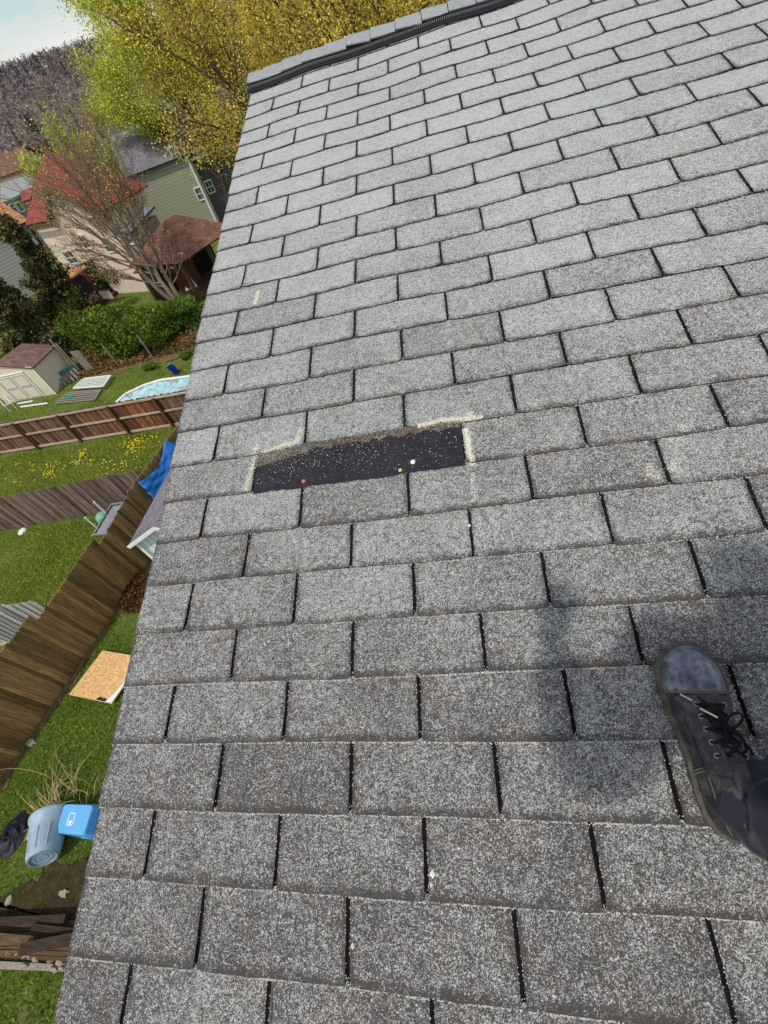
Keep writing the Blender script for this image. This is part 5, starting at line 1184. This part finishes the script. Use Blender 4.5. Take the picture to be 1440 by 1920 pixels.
def lefthouse():
    ze = -3.6; A = G(53, 413, ze); B = G(0, 438, ze); d = unit(B - A); L = 7; inn = np.array([d[1], -d[0], 0]); inn = inn if inn[1] > 0 else -inn
    root = empty('house', (A[0], A[1], GZ), 'grey lap sided house with an orange brown roof at the left edge', 'house'); A0 = A + inn * .3 - d * -.2
    def P(a, b2, z): q = A + d * a + inn * b2; return np.array([q[0], q[1], z])
    w = MB(); w.slab([P(.2, .3, GZ), P(L, .3, GZ), P(L, 6, GZ), P(.2, 6, GZ)], (0, 0, ze - GZ - .02)); put(w, 'wall', M['lap_grey'], root)
    r_ = MB(); top = PL((8, 384), A, B, A + inn * 3 + np.array([0, 0, 1.6])); 
    roofslab(r_, [P(-.1, 0, ze), P(L + .3, 0, ze), P(L + .3, 3.4, ze + 1.9), P(-.1, 3.4, ze + 1.9)], .14); roofslab(r_, [P(-.1, 3.4, ze + 1.9), P(L + .3, 3.4, ze + 1.9), P(L + .3, 6.8, ze), P(-.1, 6.8, ze)], .14); put(r_, 'roof', M['roof_orange'], root, uv=True)
    g = MB(); g.slab([P(.25, .35, ze - .02), P(.25, 5.9, ze - .02), P(.25, 3.4, ze + 1.7)], d * .2); put(g, 'gable', M['lap_grey'], root)
    t = MB(); t.bar(P(-.1, -.05, ze - .12), P(L + .3, -.05, ze - .12), .1, .14); t.bar(P(.22, .26, GZ), P(.22, .26, ze - .1), .14, .14, up=tuple(d)); put(t, 'gutter', M['dark'], root)
    addwin(root, P(0, .28, 0), P(L, .28, 0), ((37, 433), (46, 430), (73, 468), (65, 472)), -inn, sash=False, frame='trim')
    # porch with orange brown roof and red posts
    root2 = empty('porch', P(0, 0, GZ), 'porch with orange brown roof, dark red posts and white railing', 'porch')
    z1 = -5.6; a, b2, c_, e = G(107, 503, z1 + .5), G(163, 498, z1 + .35), G(133, 520, z1), G(70, 548, z1); r3 = MB(); roofslab(r3, [e, c_, b2, a], .1); put(r3, 'roof', M['roof_orange'], root2, uv=True)
    c2 = G(150, 508, z1 - .05)
    for k, p in enumerate((c2, c2 + (c_ - c2) * .1 + unit(e - c_) * 1.6, c2 + unit(e - c_) * 3.2)):
        po = MB(); po.box((p[0], p[1] + .2, (GZ + z1) / 2), .14, .14, z1 - GZ); put(po, 'post', M['redpaint'], root2)
    q = c2 + (0, .25, 0); fd = unit((e - c_) * [1, 1, 0]); rl = MB(); z2 = GZ + .95
    for zz in (GZ + .3, z2): rl.bar((q[0], q[1], zz), (q[0] + fd[0] * 3, q[1] + fd[1] * 3, zz), .06, .07)
    rl2 = MB()
    for k in range(24): s_ = q + fd * (k * .125 + .06); rl2.bar((s_[0], s_[1], GZ + .3), (s_[0], s_[1], z2), .035, .035)
    rd = unit(pd * [1, 1, 0]); 
    for zz in (GZ + .3, z2): rl.bar((q[0], q[1], zz), (q[0] + rd[0] * 1.4, q[1] + rd[1] * 1.4, zz), .07, .09)
    put(rl, 'rail', M['redpaint'], root2)
    for k in range(10): s_ = q + rd * (k * .13 + .06); rl2.bar((s_[0], s_[1], GZ + .3), (s_[0], s_[1], z2), .035, .035)
    put(rl2, 'balusters', M['trim'], root2)
    fl = MB(); fl.slab([(q[0], q[1], GZ + .1), (q[0] + fd[0] * 3.4, q[1] + fd[1] * 3.4, GZ + .1), (q[0] + fd[0] * 3.4 + .3, q[1] + fd[1] * 3.4 + 1.8, GZ + .1), (q[0] + .3, q[1] + 1.8, GZ + .1)], (0, 0, .12)); put(fl, 'floor', M['redpaint'], root2)
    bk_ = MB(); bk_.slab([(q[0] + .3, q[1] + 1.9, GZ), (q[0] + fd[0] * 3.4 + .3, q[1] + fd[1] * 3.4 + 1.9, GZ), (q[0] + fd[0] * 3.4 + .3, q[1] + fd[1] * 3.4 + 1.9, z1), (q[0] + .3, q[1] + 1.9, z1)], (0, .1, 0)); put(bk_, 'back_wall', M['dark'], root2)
lefthouse()
def pavilion():
    ze = -5.7; P0 = G(335, 495, ze); P1 = G(400, 452, ze); d = unit(P1 - P0); inn = np.array([-d[1], d[0], 0]); L = 5.2
    lf = G(300, 470, ze); root = empty('pavilion', (P0[0], P0[1], GZ), 'open sided pavilion with a wide brown hipped roof behind the maple', 'pavilion')
    a = P0; b2 = P0 + d * L; c_ = b2 + inn * 5; e = P0 + inn * 5; pk = (a + b2 + c_ + e) / 4 + np.array([0, 0, 1.5]); r_ = MB(); pk1 = pk - d * .6; pk2 = pk + d * .6
    roofslab(r_, [a, b2, pk2, pk1], .08); roofslab(r_, [b2, c_, pk2], .08); roofslab(r_, [c_, e, pk1, pk2], .08); roofslab(r_, [e, a, pk1], .08); put(r_, 'roof', M['roof_brown'], root, uv=True)
    for s_, t in ((.3, .3), (L - .3, .3), (L / 2, .3), (.3, 4.7), (L - .3, 4.7)):
        p = a + d * s_ + inn * t; m_ = MB(); m_.box((p[0], p[1], (GZ + ze) / 2 - .05), .2, .2, ze - GZ - .1); put(m_, 'post', M['postw'], root)
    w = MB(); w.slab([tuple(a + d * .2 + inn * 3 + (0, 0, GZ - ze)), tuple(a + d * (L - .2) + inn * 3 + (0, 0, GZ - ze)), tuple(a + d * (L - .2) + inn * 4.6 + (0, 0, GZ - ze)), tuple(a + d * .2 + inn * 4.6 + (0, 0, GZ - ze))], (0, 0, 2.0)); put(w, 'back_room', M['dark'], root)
    f = MB(); f.slab([tuple(a + d * .2 + inn * .2 + (0, 0, GZ - ze + .1)), tuple(a + d * (L - .2) + inn * .2 + (0, 0, GZ - ze + .1)), tuple(a + d * (L - .2) + inn * 3 + (0, 0, GZ - ze + .1)), tuple(a + d * .2 + inn * 3 + (0, 0, GZ - ze + .1))], (0, 0, .15)); put(f, 'deck', M['boards_x'], root)
    # low annexe roof to the left
    root2 = empty('lean_to', G(280, 520), 'low brown roofed lean to left of the pavilion', 'shed'); z2 = -6.3; q = [G(249, 512, z2), G(332, 500, z2), G(318, 470, z2 + .6), G(277, 478, z2 + .6)]
    r2 = MB(); roofslab(r2, q, .08); put(r2, 'roof', M['roof_brown'], root2, uv=True); w2 = MB(); s1, s2 = q[0] + (.3, .2, 0), q[1] + (-.1, .2, 0); w2.slab([(s1[0], s1[1], GZ), (s2[0], s2[1], GZ), (s2[0], s2[1], z2 - .05), (s1[0], s1[1], z2 - .05)], (.3, 1.5, 0)); put(w2, 'wall', M['postw'], root2)
pavilion()
mb = MB(); q = [G(350, 556), G(377, 545), G(341, 503, GZ + 1.3)]; mb.slab(q, (.02, .05, .0)); o = mb.build('plastic_sheet', M['white_tarp']); props(o, 'white triangular plastic sheet leaning behind the maple trunk', 'sheet')
mb = MB(); R_ = np.random.default_rng(8); c_ = G(318, 588)
def backhouses():
    # sage green house
    ze = -2.6; d0 = 47; A = D(353, 402, 44); B = D(402, 405, 44); A[2] = B[2] = GZ
    d = unit((B - A)); out = np.array([d[1], -d[0], 0]); out = out if out[1] < 0 else -out; inn = -out
    zt = VP((345, 290), A, B)[2]; zt = min(max(zt, -3), 0); root = empty('house', A, 'tall sage green lap sided house behind the pavilion', 'house'); L = (VP((400, 404), A, B) - A) @ d
    A1 = A - d * 2.6; w = MB(); L += 2.3; w.slab([A1, A1 + d * (L + .3), A1 + d * (L + .3) + inn * 9, A1 + inn * 9], (0, 0, zt - GZ)); put(w, 'wall', M['lap_green'], root)
    tr = MB(); tr.bar(A1 + out * .03, A1 + out * .03 + (0, 0, zt - GZ), .12, .2, up=tuple(d)); put(tr, 'corner_board', M['trim'], root); tr = MB(); tr.bar(A1 + d * (L + .3) + out * .03, A1 + d * (L + .3) + out * .03 + (0, 0, zt - GZ), .12, .16, up=tuple(d)); put(tr, 'corner_board', M['trim'], root)
    r_ = MB(); z2 = zt + 2.0; a = A1 + (0, 0, zt - GZ); roofslab(r_, [a - d * .3 + out * .3, a + d * (L + .6) + out * .3, a + d * (L + .6) + inn * 4.5 + (0, 0, 2), a - d * .3 + inn * 4.5 + (0, 0, 2)], .12); put(r_, 'roof', M['roof_grey'], root, uv=True)
    addwin(root, A1, A1 + d * 5, ((369, 355), (374, 353), (381, 370), (375, 373)), out); addwin(root, A1, A1 + d * 5, ((322, 283), (330, 280), (334, 292), (326, 295)), out)
    # dark slate house
    A2 = A1 + d * (L + .5) - out * 1.0; zs = VP((360, 303), A2, A2 + d)[2]; zs = min(max(zs, -3), -1); root = empty('house', A2, 'dark slate sided house with a grey roof beside the roof edge', 'house'); L2 = 7
    w = MB(); w.slab([A2, A2 + d * L2, A2 + d * L2 + inn * 8, A2 + inn * 8], (0, 0, zs - GZ)); put(w, 'wall', M['lap_dark'], root)
    a = A2 + (0, 0, zs - GZ); r_ = MB(); roofslab(r_, [a - d * .4 + out * .4 - (0, 0, .1), a + d * (L2 + .4) + out * .4 - (0, 0, .1), a + d * (L2 + .4) + inn * 4 + (0, 0, 2.6), a - d * .4 + inn * 4 + (0, 0, 2.6)], .12); put(r_, 'roof', M['roof_grey'], root, uv=True)
    t = MB(); t.bar(a - d * .45 + out * .46 - (0, 0, .2), a + d * (L2 + .4) + out * .46 - (0, 0, .2), .12, .16); t.bar(A2 + out * .03, A2 + out * .03 + (0, 0, zs - GZ - .1), .1, .18, up=tuple(d)); put(t, 'gutter', M['trim'], root)
    addwin(root, A2, A2 + d * 5, ((386, 345), (392, 340), (400, 355), (394, 360)), out)
    # grey flat roofed building left
    z3 = -3.2; q = [G(3, 348, z3), G(70, 326, z3), G(62, 358, z3), G(5, 386, z3)]; root = empty('building', (q[0][0], q[0][1], GZ), 'low building with a flat grey green roof left of the red roof', 'building')
    r_ = MB(); r_.slab([q[3], q[2], q[1], q[0]], (0, 0, .2)); put(r_, 'roof', M['roof_flat'], root); w = MB(); c_ = sum(q) / 4; w.slab([c_ + (p - c_) * .96 - (0, 0, z3 - GZ) for p in (q[3], q[2], q[1], q[0])], (0, 0, z3 - GZ - .01)); put(w, 'wall', M['redpaint'] if False else M['greywall'], root)
    out3 = unit([0, -1, 0]); addwin(root, q[3] + (0, -.3, 0), q[2] + (0, -.3, 0), ((20, 386), (27, 384), (32, 395), (25, 398)), out3, sash=False); addwin(root, q[3] + (0, -.3, 0), q[2] + (0, -.3, 0), ((32, 383), (38, 381), (43, 392), (37, 395)), out3, sash=False)
    # more roofs far off
    for k, (px, dist, w_, h_, wm, rm, lab) in enumerate([((10, 330), 120, 14, 5, 'greywall', 'roof_brown', 'brown roofed house far off at the left edge'), ((345, 235), 75, 9, 7, 'siding_w', 'roof_grey', 'white walled house far behind the sage green house'), ((395, 250), 62, 8, 6, 'siding_w', 'roof_grey', 'white house glimpsed between the golden branches')]):
        p = base_at(px, dist); root = empty('house', p, lab, 'house'); m_ = MB(); m_.box(p + (0, 0, h_ / 2), w_, 8, h_); put(m_, 'wall', M[wm], root); r_ = MB(); t = p + (0, 0, h_)
        roofslab(r_, [t + (-w_ / 2 - .3, -4.3, 0), t + (w_ / 2 + .3, -4.3, 0), t + (w_ / 2 + .3, 0, 2.4), t + (-w_ / 2 - .3, 0, 2.4)], .2); roofslab(r_, [t + (-w_ / 2 - .3, 0, 2.4), t + (w_ / 2 + .3, 0, 2.4), t + (w_ / 2 + .3, 4.3, 0), t + (-w_ / 2 - .3, 4.3, 0)], .2); put(r_, 'roof', M[rm], root, uv=True)
        m_ = MB(); m_.slab([t + (-w_ / 2, -4, -.02), t + (-w_ / 2, 4, -.02), t + (-w_ / 2, 0, 2.1)], (w_, 0, 0)); put(m_, 'gable', M[wm], root)
backhouses()
mb = MB(); c_ = G(418, 404); mb.box(c_ + (0, 0, .35), 1.3, .12, .7, ax=(1, .1, 0)); mb.box(c_ + (0, .3, .25), 1.1, .5, .1, ax=(1, .1, 0)); o = mb.build('bench', M['redcl']); props(o, 'orange red bench at the foot of the dark slate house', 'bench')

# ================================================================== THE PERSON
def person():
    root = empty('person', l2w(1.02, .30, 0), 'person in black trousers and a scuffed black work boot standing on the roof', 'person')
    off = EMP[root.name]
    FX, FY = .981, .243; ang = math.radians(2.2)            # heel position in roof coordinates, foot points up the slope
    LB = .312
    def fl(sx, sy, z):   # foot-local: sx to the right, sy toe-ward -> world
        ca, sa = math.cos(ang), math.sin(ang); x = FX + sx * ca + sy * sa; y = FY - sx * sa + sy * ca; return l2w(x, y, z + .006)
    # outline half widths (left, right) along the sole; the big toe of this left-pointing foot is on the left of the picture
    S_ = [0, .03, .10, .22, .36, .50, .62, .74, .84, .91, .96, .99, 1.0]
    WL = [.004, .022, .033, .037, .037, .043, .051, .056, .055, .048, .036, .020, .004]
    WR = [.004, .022, .033, .036, .036, .040, .046, .048, .044, .036, .026, .014, .004]
    def wl(s): return float(np.interp(s, S_, WL))
    def wr(s): return float(np.interp(s, S_, WR))
    cen = lambda s: .0 - .004 * math.sin(s * 3.14)
    # sole
    def outline(grow, n=44):
        o_ = []
        ss = [.5 - .5 * math.cos(k / n * math.pi) for k in range(n + 1)]
        for s in ss: o_.append((cen(s) + wr(s) * grow, s * LB * (1 + .0) + (grow - 1) * .09 * (s - .5)))
        for s in ss[::-1][1:-1]: o_.append((cen(s) - wl(s) * grow, s * LB + (grow - 1) * .09 * (s - .5)))
        return o_
    def stack(levels, name, mat, parent=root):
        mb = MB(); V = []; m = None
        for g, z in levels:
            ol = outline(g); m = len(ol); V += [fl(a, b2, z) for a, b2 in ol]
        F = [(j * m + i, j * m + (i + 1) % m, (j + 1) * m + (i + 1) % m, (j + 1) * m + i) for j in range(len(levels) - 1) for i in range(m)] + [tuple(range(m - 1, -1, -1)), tuple(range((len(levels) - 1) * m, len(levels) * m))]
        mb.add(V, F); mb.v = [tuple(np.array(v) - off) for v in mb.v]; return mb.build(name, mat, parent, smooth=False)
    # upper, lofted
    H = lambda s: float(np.interp(s, [0, .04, .12, .26, .36, .46, .56, .66, .76, .86, .94, .985, 1.0], [.075, .105, .118, .122, .112, .098, .082, .070, .064, .059, .048, .030, .014]))
    def upper(s0, s1, name, mat, infl=0.0, nS=30, nA=30, lab=None, parent=None, wrinkle=False, open_top=None):
        V = []; 
        for i in range(nS + 1):
            s = s0 + (s1 - s0) * i / nS
            for k in range(nA + 1):
                a = math.pi * k / nA          # 0 = right side at sole, pi = left side at sole
                ca, sa = math.cos(a), math.sin(a); e = .80
                cx_ = (abs(ca) ** e) * (1 if ca > 0 else -1); cz = sa ** .85
                w = wr(s) if cx_ > 0 else wl(s); w = w * .965 + infl
                nar = 1 - .30 * cz ** 2 * (1 if s < .62 else max(0, (.9 - s) / .28) if s < .9 else 0)   # ankles and instep narrow upward
                h = H(s) + infl
                z = .016 + (h - .016) * cz; x = cen(s) + cx_ * w * nar
                y = s * LB
                if wrinkle:
                    dw = .0016 * math.sin(s * 95 + ca * 5) * cz * (1 if .45 < s < .72 else .3); z += dw; x += dw * cx_
                    if s < .38 and ca < 0: x += -.0022 * math.sin(z * 260 + s * 40) * .6
                V.append(fl(x, y, z))
        m = nA + 1; F = [(i * m + k, (i + 1) * m + k, (i + 1) * m + k + 1, i * m + k + 1) for i in range(nS) for k in range(nA)]
        mb = MB(); mb.add(V, F); mb.v = [tuple(np.array(v) - off) for v in mb.v]; o = mb.build(name, mat, parent, smooth=True)
        if lab: o['label'] = lab
        return o
    bt = stack([(1.0, 0.0), (1.03, .004), (1.03, .013), (1.13, .015), (1.14, .023), (1.0, .026)], 'work_boot', M['welt']); bt['label'] = 'scuffed black lace up work boot, toe pointing up the roof'
    up_ = upper(0.0, .76, 'boot_upper', M['bootup'], parent=bt, wrinkle=True)
    tc_ = upper(.715, 1.0, 'toe_cap', M['boot'], infl=.0022, parent=bt)
    # seam at the toe cap edge
    def surf(s, a, infl=.003):
        ca, sa = math.cos(a), math.sin(a); cx_ = (abs(ca) ** .8) * (1 if ca > 0 else -1); cz = sa ** .85
        w = (wr(s) if cx_ > 0 else wl(s)) * .965 + infl; nar = 1 - .30 * cz ** 2 * (1 if s < .62 else max(0, (.9 - s) / .28) if s < .9 else 0); h = H(s) + infl
        return np.array([cen(s) + cx_ * w * nar, s * LB, .016 + (h - .016) * cz])
    def W_(p): return fl(*p) - off
    sm = MB(); sm.tube([W_(surf(.725, a)) for a in np.linspace(.15, math.pi - .15, 26)], .0011, 5); sm.tube([W_(surf(.714, a)) for a in np.linspace(.15, math.pi - .15, 26)], .0008, 5)
    wlt = [W_((cen(s) - wl(s) * 1.05, s * LB + .09 * .05 * (s - .5), .0225)) for s in np.linspace(.05, .98, 40)]; sm.tube(wlt, .0011, 5)
    for s0_ in (.30, .285): sm.tube([W_(surf(s0_ - .05 * math.sin(a * 2), a)) for a in np.linspace(math.pi * .62, math.pi - .12, 14)], .0008, 5)
    sm.tube([W_(surf(s, math.pi - .55 + .25 * (s - .1))) for s in np.linspace(.04, .30, 12)], .0008, 5)
    sm.build('seam', M['stitch'], bt)
    # two quarters (eyelet flaps) raised over the tongue
    def flap(side):
        V = []; n1, n2 = 18, 8
        for i in range(n1 + 1):
            s = .70 - .38 * i / n1
            a0 = .52 - .10 * (s - .26) ; 
            for j in range(n2 + 1):
                a = (math.pi / 2) + side * (.26 + (1.05 - .26) * j / n2 + (.10 if i in (0,) else 0)); inf = .0045 if 0 < j < n2 else .0035
                V.append(W_(surf(s, a, inf)))
        m = n2 + 1; F = [(i * m + k, (i + 1) * m + k, (i + 1) * m + k + 1, i * m + k + 1) for i in range(n1) for k in range(n2)]
        mb = MB(); mb.add(V, F); o = mb.build('lace_flap', M['bootup'], bt, smooth=True); sd2 = o.modifiers.new('s', 'SOLIDIFY'); sd2.thickness = .0025; sd2.offset = -1
    flap(1); flap(-1)
    tg = MB(); V = []; 
    for i in range(15):
        s = .72 - .46 * i / 14
        for j in range(9):
            a = math.pi / 2 + (-.36 + .72 * j / 8); V.append(W_(surf(s, a, .0022 + .0012 * math.sin(i * 1.3 + j) + (.012 * max(0, (i - 10) / 4)))))
    tg.add(V, [(i * 9 + k, (i + 1) * 9 + k, (i + 1) * 9 + k + 1, i * 9 + k + 1) for i in range(14) for k in range(8)]); tg.build('tongue', M['bootup'], bt, smooth=True)
    eyes = []
    for k in range(5):
        s = .655 - .062 * k; pr = []
        for side in (1, -1):
            a = math.pi / 2 + side * (.44 + .03 * k); p = surf(s, a, .0075); q = surf(s, a, .02); nn_ = unit(q - p); t1_ = unit(np.cross(nn_, [0, 1, 0])); t2_ = np.cross(nn_, t1_)
            e = MB(); e.tube([W_(p + t1_ * .0036 * math.cos(t) + t2_ * .0036 * math.sin(t)) for t in np.linspace(0, 6.2832, 13)], .0013, 5, cap=False); e.build('eyelet', M['eyelet'], bt, smooth=True); pr.append(p)
        eyes.append(pr)
    lc = MB()
    def lace(a, b2, sag=.004, r_=.0021, n=9, side=0.0, two=0):
        pts = []
        for k in range(n):
            t = k / (n - 1); p = a * (1 - t) + b2 * t + np.array([0, side * math.sin(math.pi * t), sag * math.sin(math.pi * t)]); pts.append(W_(p))
        lc.tube(pts, r_, 6)
    for k in range(5): lace(eyes[k][0], eyes[k][1], .005); 
    for k in range(4): lace(eyes[k][0], eyes[k + 1][1], .0075, side=.004); lace(eyes[k][1], eyes[k + 1][0], .009, side=-.003)
    # loose bow loops lying over the vamp
    K_ = (eyes[2][0] + eyes[2][1]) / 2 + np.array([.004, .004, .012])
    def loop(dx, dy, w, r_=.0024, lift=.006):
        pts = []
        for t in np.linspace(0, 1, 18):
            a = t * 2 * math.pi; l = (1 - math.cos(a)) / 2; px_ = K_ + np.array([dx, dy, 0]) * l + np.array([-dy, dx, 0]) / math.hypot(dx, dy) * w * math.sin(a) + np.array([0, 0, lift * math.sin(math.pi * t) - .010 * l]); pts.append(W_(px_))
        lc.tube(pts, r_, 6, cap=False)
    loop(-.020, .034, .008); loop(.020, -.036, .010); loop(.030, .020, .008)
    def tail(pts): lc.tube([W_(K_ + np.array(p)) for p in pts], .0021, 6)
    tail([(0, 0, 0), (-.010, .012, .002), (-.020, .022, -.002), (-.030, .030, -.009)]); tail([(0, 0, 0), (.014, -.012, .002), (.028, -.030, -.004), (.032, -.050, -.008)]); tail([(0, 0, .002), (-.012, .030, -.002), (-.026, .046, -.010)])
    lc.build('lace', M['lace'], bt, smooth=True)
    ag = MB(); ag.tube([W_(K_ + np.array(p)) for p in ((-.010, .014, .0055), (-.030, .028, -.003))], .0018, 6); ag.tube([W_(K_ + np.array(p)) for p in ((-.036, .040, -.010), (-.052, .050, -.012))], .0014, 6); ag.build('aglet', M['aglet'], bt)

    # ---- body skeleton as one skinned surface (skin) with clothing shells
    ankL = l2w(1.010, .300, .10); kneeL = np.array([1.16, .14, .53]); hipL = np.array([1.04, -.16, .90])
    ankR = l2w(1.36, .02, .10); kneeR = np.array([1.34, .08, .50]); hipR = np.array([1.20, -.18, .90])
    pel = (hipL + hipR) / 2 + np.array([0, 0, .05]); chest = np.array([.84, -.20, 1.25]); neck = np.array([.84, -.17, 1.42]); head = np.array([.82, -.10, 1.55])
    shL = np.array([.64, -.19, 1.36]); shR = np.array([1.07, -.21, 1.36]); elL = np.array([.56, -.22, 1.06]); elR = np.array([.98, -.10, 1.12]); wrL = np.array([.53, .05, 1.09]); wrR = np.array([.79, .07, 1.07])
    def skinobj(name, verts, edges, rads, mat, lev=2):
        me = bpy.data.meshes.new(name); me.from_pydata([tuple(np.array(v) - off) for v in verts], edges, []); o = bpy.data.objects.new(name, me); COL.objects.link(o); o.parent = root
        me.materials.append(mat); m1 = o.modifiers.new('skin', 'SKIN'); m1.use_smooth_shade = True
        for i, r_ in enumerate(rads):
            r_ = (r_, r_) if isinstance(r_, (int, float)) else r_; me.skin_vertices[0].data[i].radius = r_
        me.skin_vertices[0].data[0].use_root = True
        m2 = o.modifiers.new('sub', 'SUBSURF'); m2.levels = lev; m2.render_levels = lev; return o
    V = [pel, hipL, kneeL, ankL, hipR, kneeR, ankR, chest, neck, head - (0, 0, .03), head + (0, 0, .07), shL, elL, wrL, shR, elR, wrR]
    E_ = [(0, 1), (1, 2), (2, 3), (0, 4), (4, 5), (5, 6), (0, 7), (7, 8), (8, 9), (9, 10), (7, 11), (11, 12), (12, 13), (7, 14), (14, 15), (15, 16)]
    Rr = [.13, .085, .05, .030, .085, .055, .036, (.15, .11), .055, .075, .085, .055, .042, .027, .055, .042, .027]
    # hands: palm and five fingers each
    def hand(w_i, pos, dirv, side):
        d = unit(dirv); up2 = np.array([0, 0, 1.0]); s_ = unit(np.cross(d, up2)) * side; b0 = len(V)
        V.append(pos + d * .05); Rr.append((.036, .016)); E_.append((w_i, b0))
        for k, (o_, l) in enumerate(((-.03, .065), (-.011, .078), (.009, .073), (.027, .058))):
            i0 = len(V); V.append(pos + d * .085 + s_ * o_); Rr.append(.0095); E_.append((b0, i0))
            V.append(pos + d * (.085 + l * .55) + s_ * o_ - up2 * .012); Rr.append(.0085); E_.append((i0, i0 + 1)); V.append(pos + d * (.085 + l * .7) + s_ * o_ - up2 * .042); Rr.append(.0075); E_.append((i0 + 1, i0 + 2))
        i0 = len(V); V.append(pos + d * .035 - s_ * .042); Rr.append(.012); E_.append((b0, i0)); V.append(pos + d * .075 - s_ * .055 - up2 * .006); Rr.append(.010); E_.append((i0, i0 + 1))
    hand(13, wrL, np.array([.02, .03, .04]), 1); hand(16, wrR, np.array([-.08, .0, -.06]), -1)
    skinobj('body', V, E_, Rr, M['skin'])
    # clothes
    skinobj('shirt', [pel + (0, 0, .04), chest, neck - (0, 0, .03), shL, elL, wrL * .9 + elL * .1, shR, elR, wrR * .9 + elR * .1], [(0, 1), (1, 2), (1, 3), (3, 4), (4, 5), (1, 6), (6, 7), (7, 8)], [(.17, .13), (.19, .14), .08, .10, .095, .054, .085, .075, .052], M['shirt'])
    hr = skinobj('hair', [head + (0, -.02, .05), head + (0, .01, .11)], [(0, 1)], [.098, .09], M['hair'])
    # trousers: lofted legs with folds, gathered at the boot
    def leg(a, k_, h, gather, seed, flare=.060, name='trousers'):
        Rn = np.random.default_rng(seed); V2 = []; n, m = 96, 90; ax1 = unit(k_ - a); P0 = a
        path = []
        for i in range(m + 1):
            t = i / m
            p = (1 - t) ** 2 * a + 2 * t * (1 - t) * (k_ * 1.0 + (k_ - (a + h) / 2) * .9) + t * t * h if False else (a * (1 - min(1, t * 2)) + k_ * min(1, t * 2) if t < .5 else k_ * (1 - (t - .5) * 2) + h * (t - .5) * 2); path.append(p)
        path = np.array(path)
        for _ in range(3): path[1:-1] = (path[:-2] + path[1:-1] * 2 + path[2:]) / 4
        T_ = np.gradient(path, axis=0); T_ /= np.linalg.norm(T_, axis=1)[:, None]; A_ = unit(np.cross(T_[0], [0, 1, 0]))
        for i in range(m + 1):
            t = i / m; A_ = unit(A_ - T_[i] * (A_ @ T_[i])); B_ = np.cross(T_[i], A_); r_ = float(np.interp(t, [0, .06, .2, .35, .5, .7, 1], [flare * 1.08, flare * 1.02, flare, flare * 1.15, flare * 1.28, flare * 1.5, .115]))
            for k in range(n):
                th = k * 6.2832 / n; g = gather * math.exp(-t * 7)
                rg = lambda q: 1 - 2 * abs(math.sin(q)) ** .7; f = 1.17 + .05 * rg(t * 55 + 2.2 * math.sin(th) + th) * max(0, 1 - t * 2.5) + g * .20 * rg(t * 34 + .9 * math.sin(th + 1) + th * .5) + .09 * rg(1.5 * th + t * 9 + seed) * (1 - t * .5) + g * .08 * rg(th + t * 24) + .05 * rg(2 * th - t * 14 + 2) + .03 * rg(t * 40 + 1.5 * th + 2 * math.sin(th * 2))
                V2.append(path[i] + (A_ * math.cos(th) + B_ * math.sin(th)) * r_ * f)
        F2 = [(i * n + k, i * n + (k + 1) % n, (i + 1) * n + (k + 1) % n, (i + 1) * n + k) for i in range(m) for k in range(n)]; return V2, F2
    mb = MB(); V2, F2 = leg(l2w(1.030, .284, .074), kneeL, hipL, 1.0, 3, .078); mb.add(V2, F2); V2, F2 = leg(ankR - (0, 0, .03), kneeR, hipR, 1.0, 5); mb.add(V2, F2)
    n = 24; V3 = []
    for i in range(9):
        t = i / 8; c_ = pel + np.array([0, 0, -.12 + .24 * t])
        for k in range(n): th = k * 6.2832 / n; V3.append(c_ + np.array([math.cos(th) * (.19 - .02 * t), math.sin(th) * .145, 0]))
    mb.add(V3, [(i * n + k, i * n + (k + 1) % n, (i + 1) * n + (k + 1) % n, (i + 1) * n + k) for i in range(8) for k in range(n)] + [tuple(range(n - 1, -1, -1)), tuple(range(8 * n, 9 * n))])
    mb.v = [tuple(np.array(v) - off) for v in mb.v]; o = mb.build('trousers', M['trouser'], root, smooth=True); sd3 = o.modifiers.new('s', 'SOLIDIFY'); sd3.thickness = .003
    # the other boot, out of the picture: same meshes, moved
    dlt = l2w(1.34 - FX, -.02 - .30, 0)
    b2_ = bt.copy(); COL.objects.link(b2_); b2_.parent = root; b2_.location = tuple(dlt); b2_['label'] = 'second black work boot, outside the picture'
    for ch in list(bt.children):
        c_ = ch.copy(); COL.objects.link(c_); c_.parent = b2_
person()
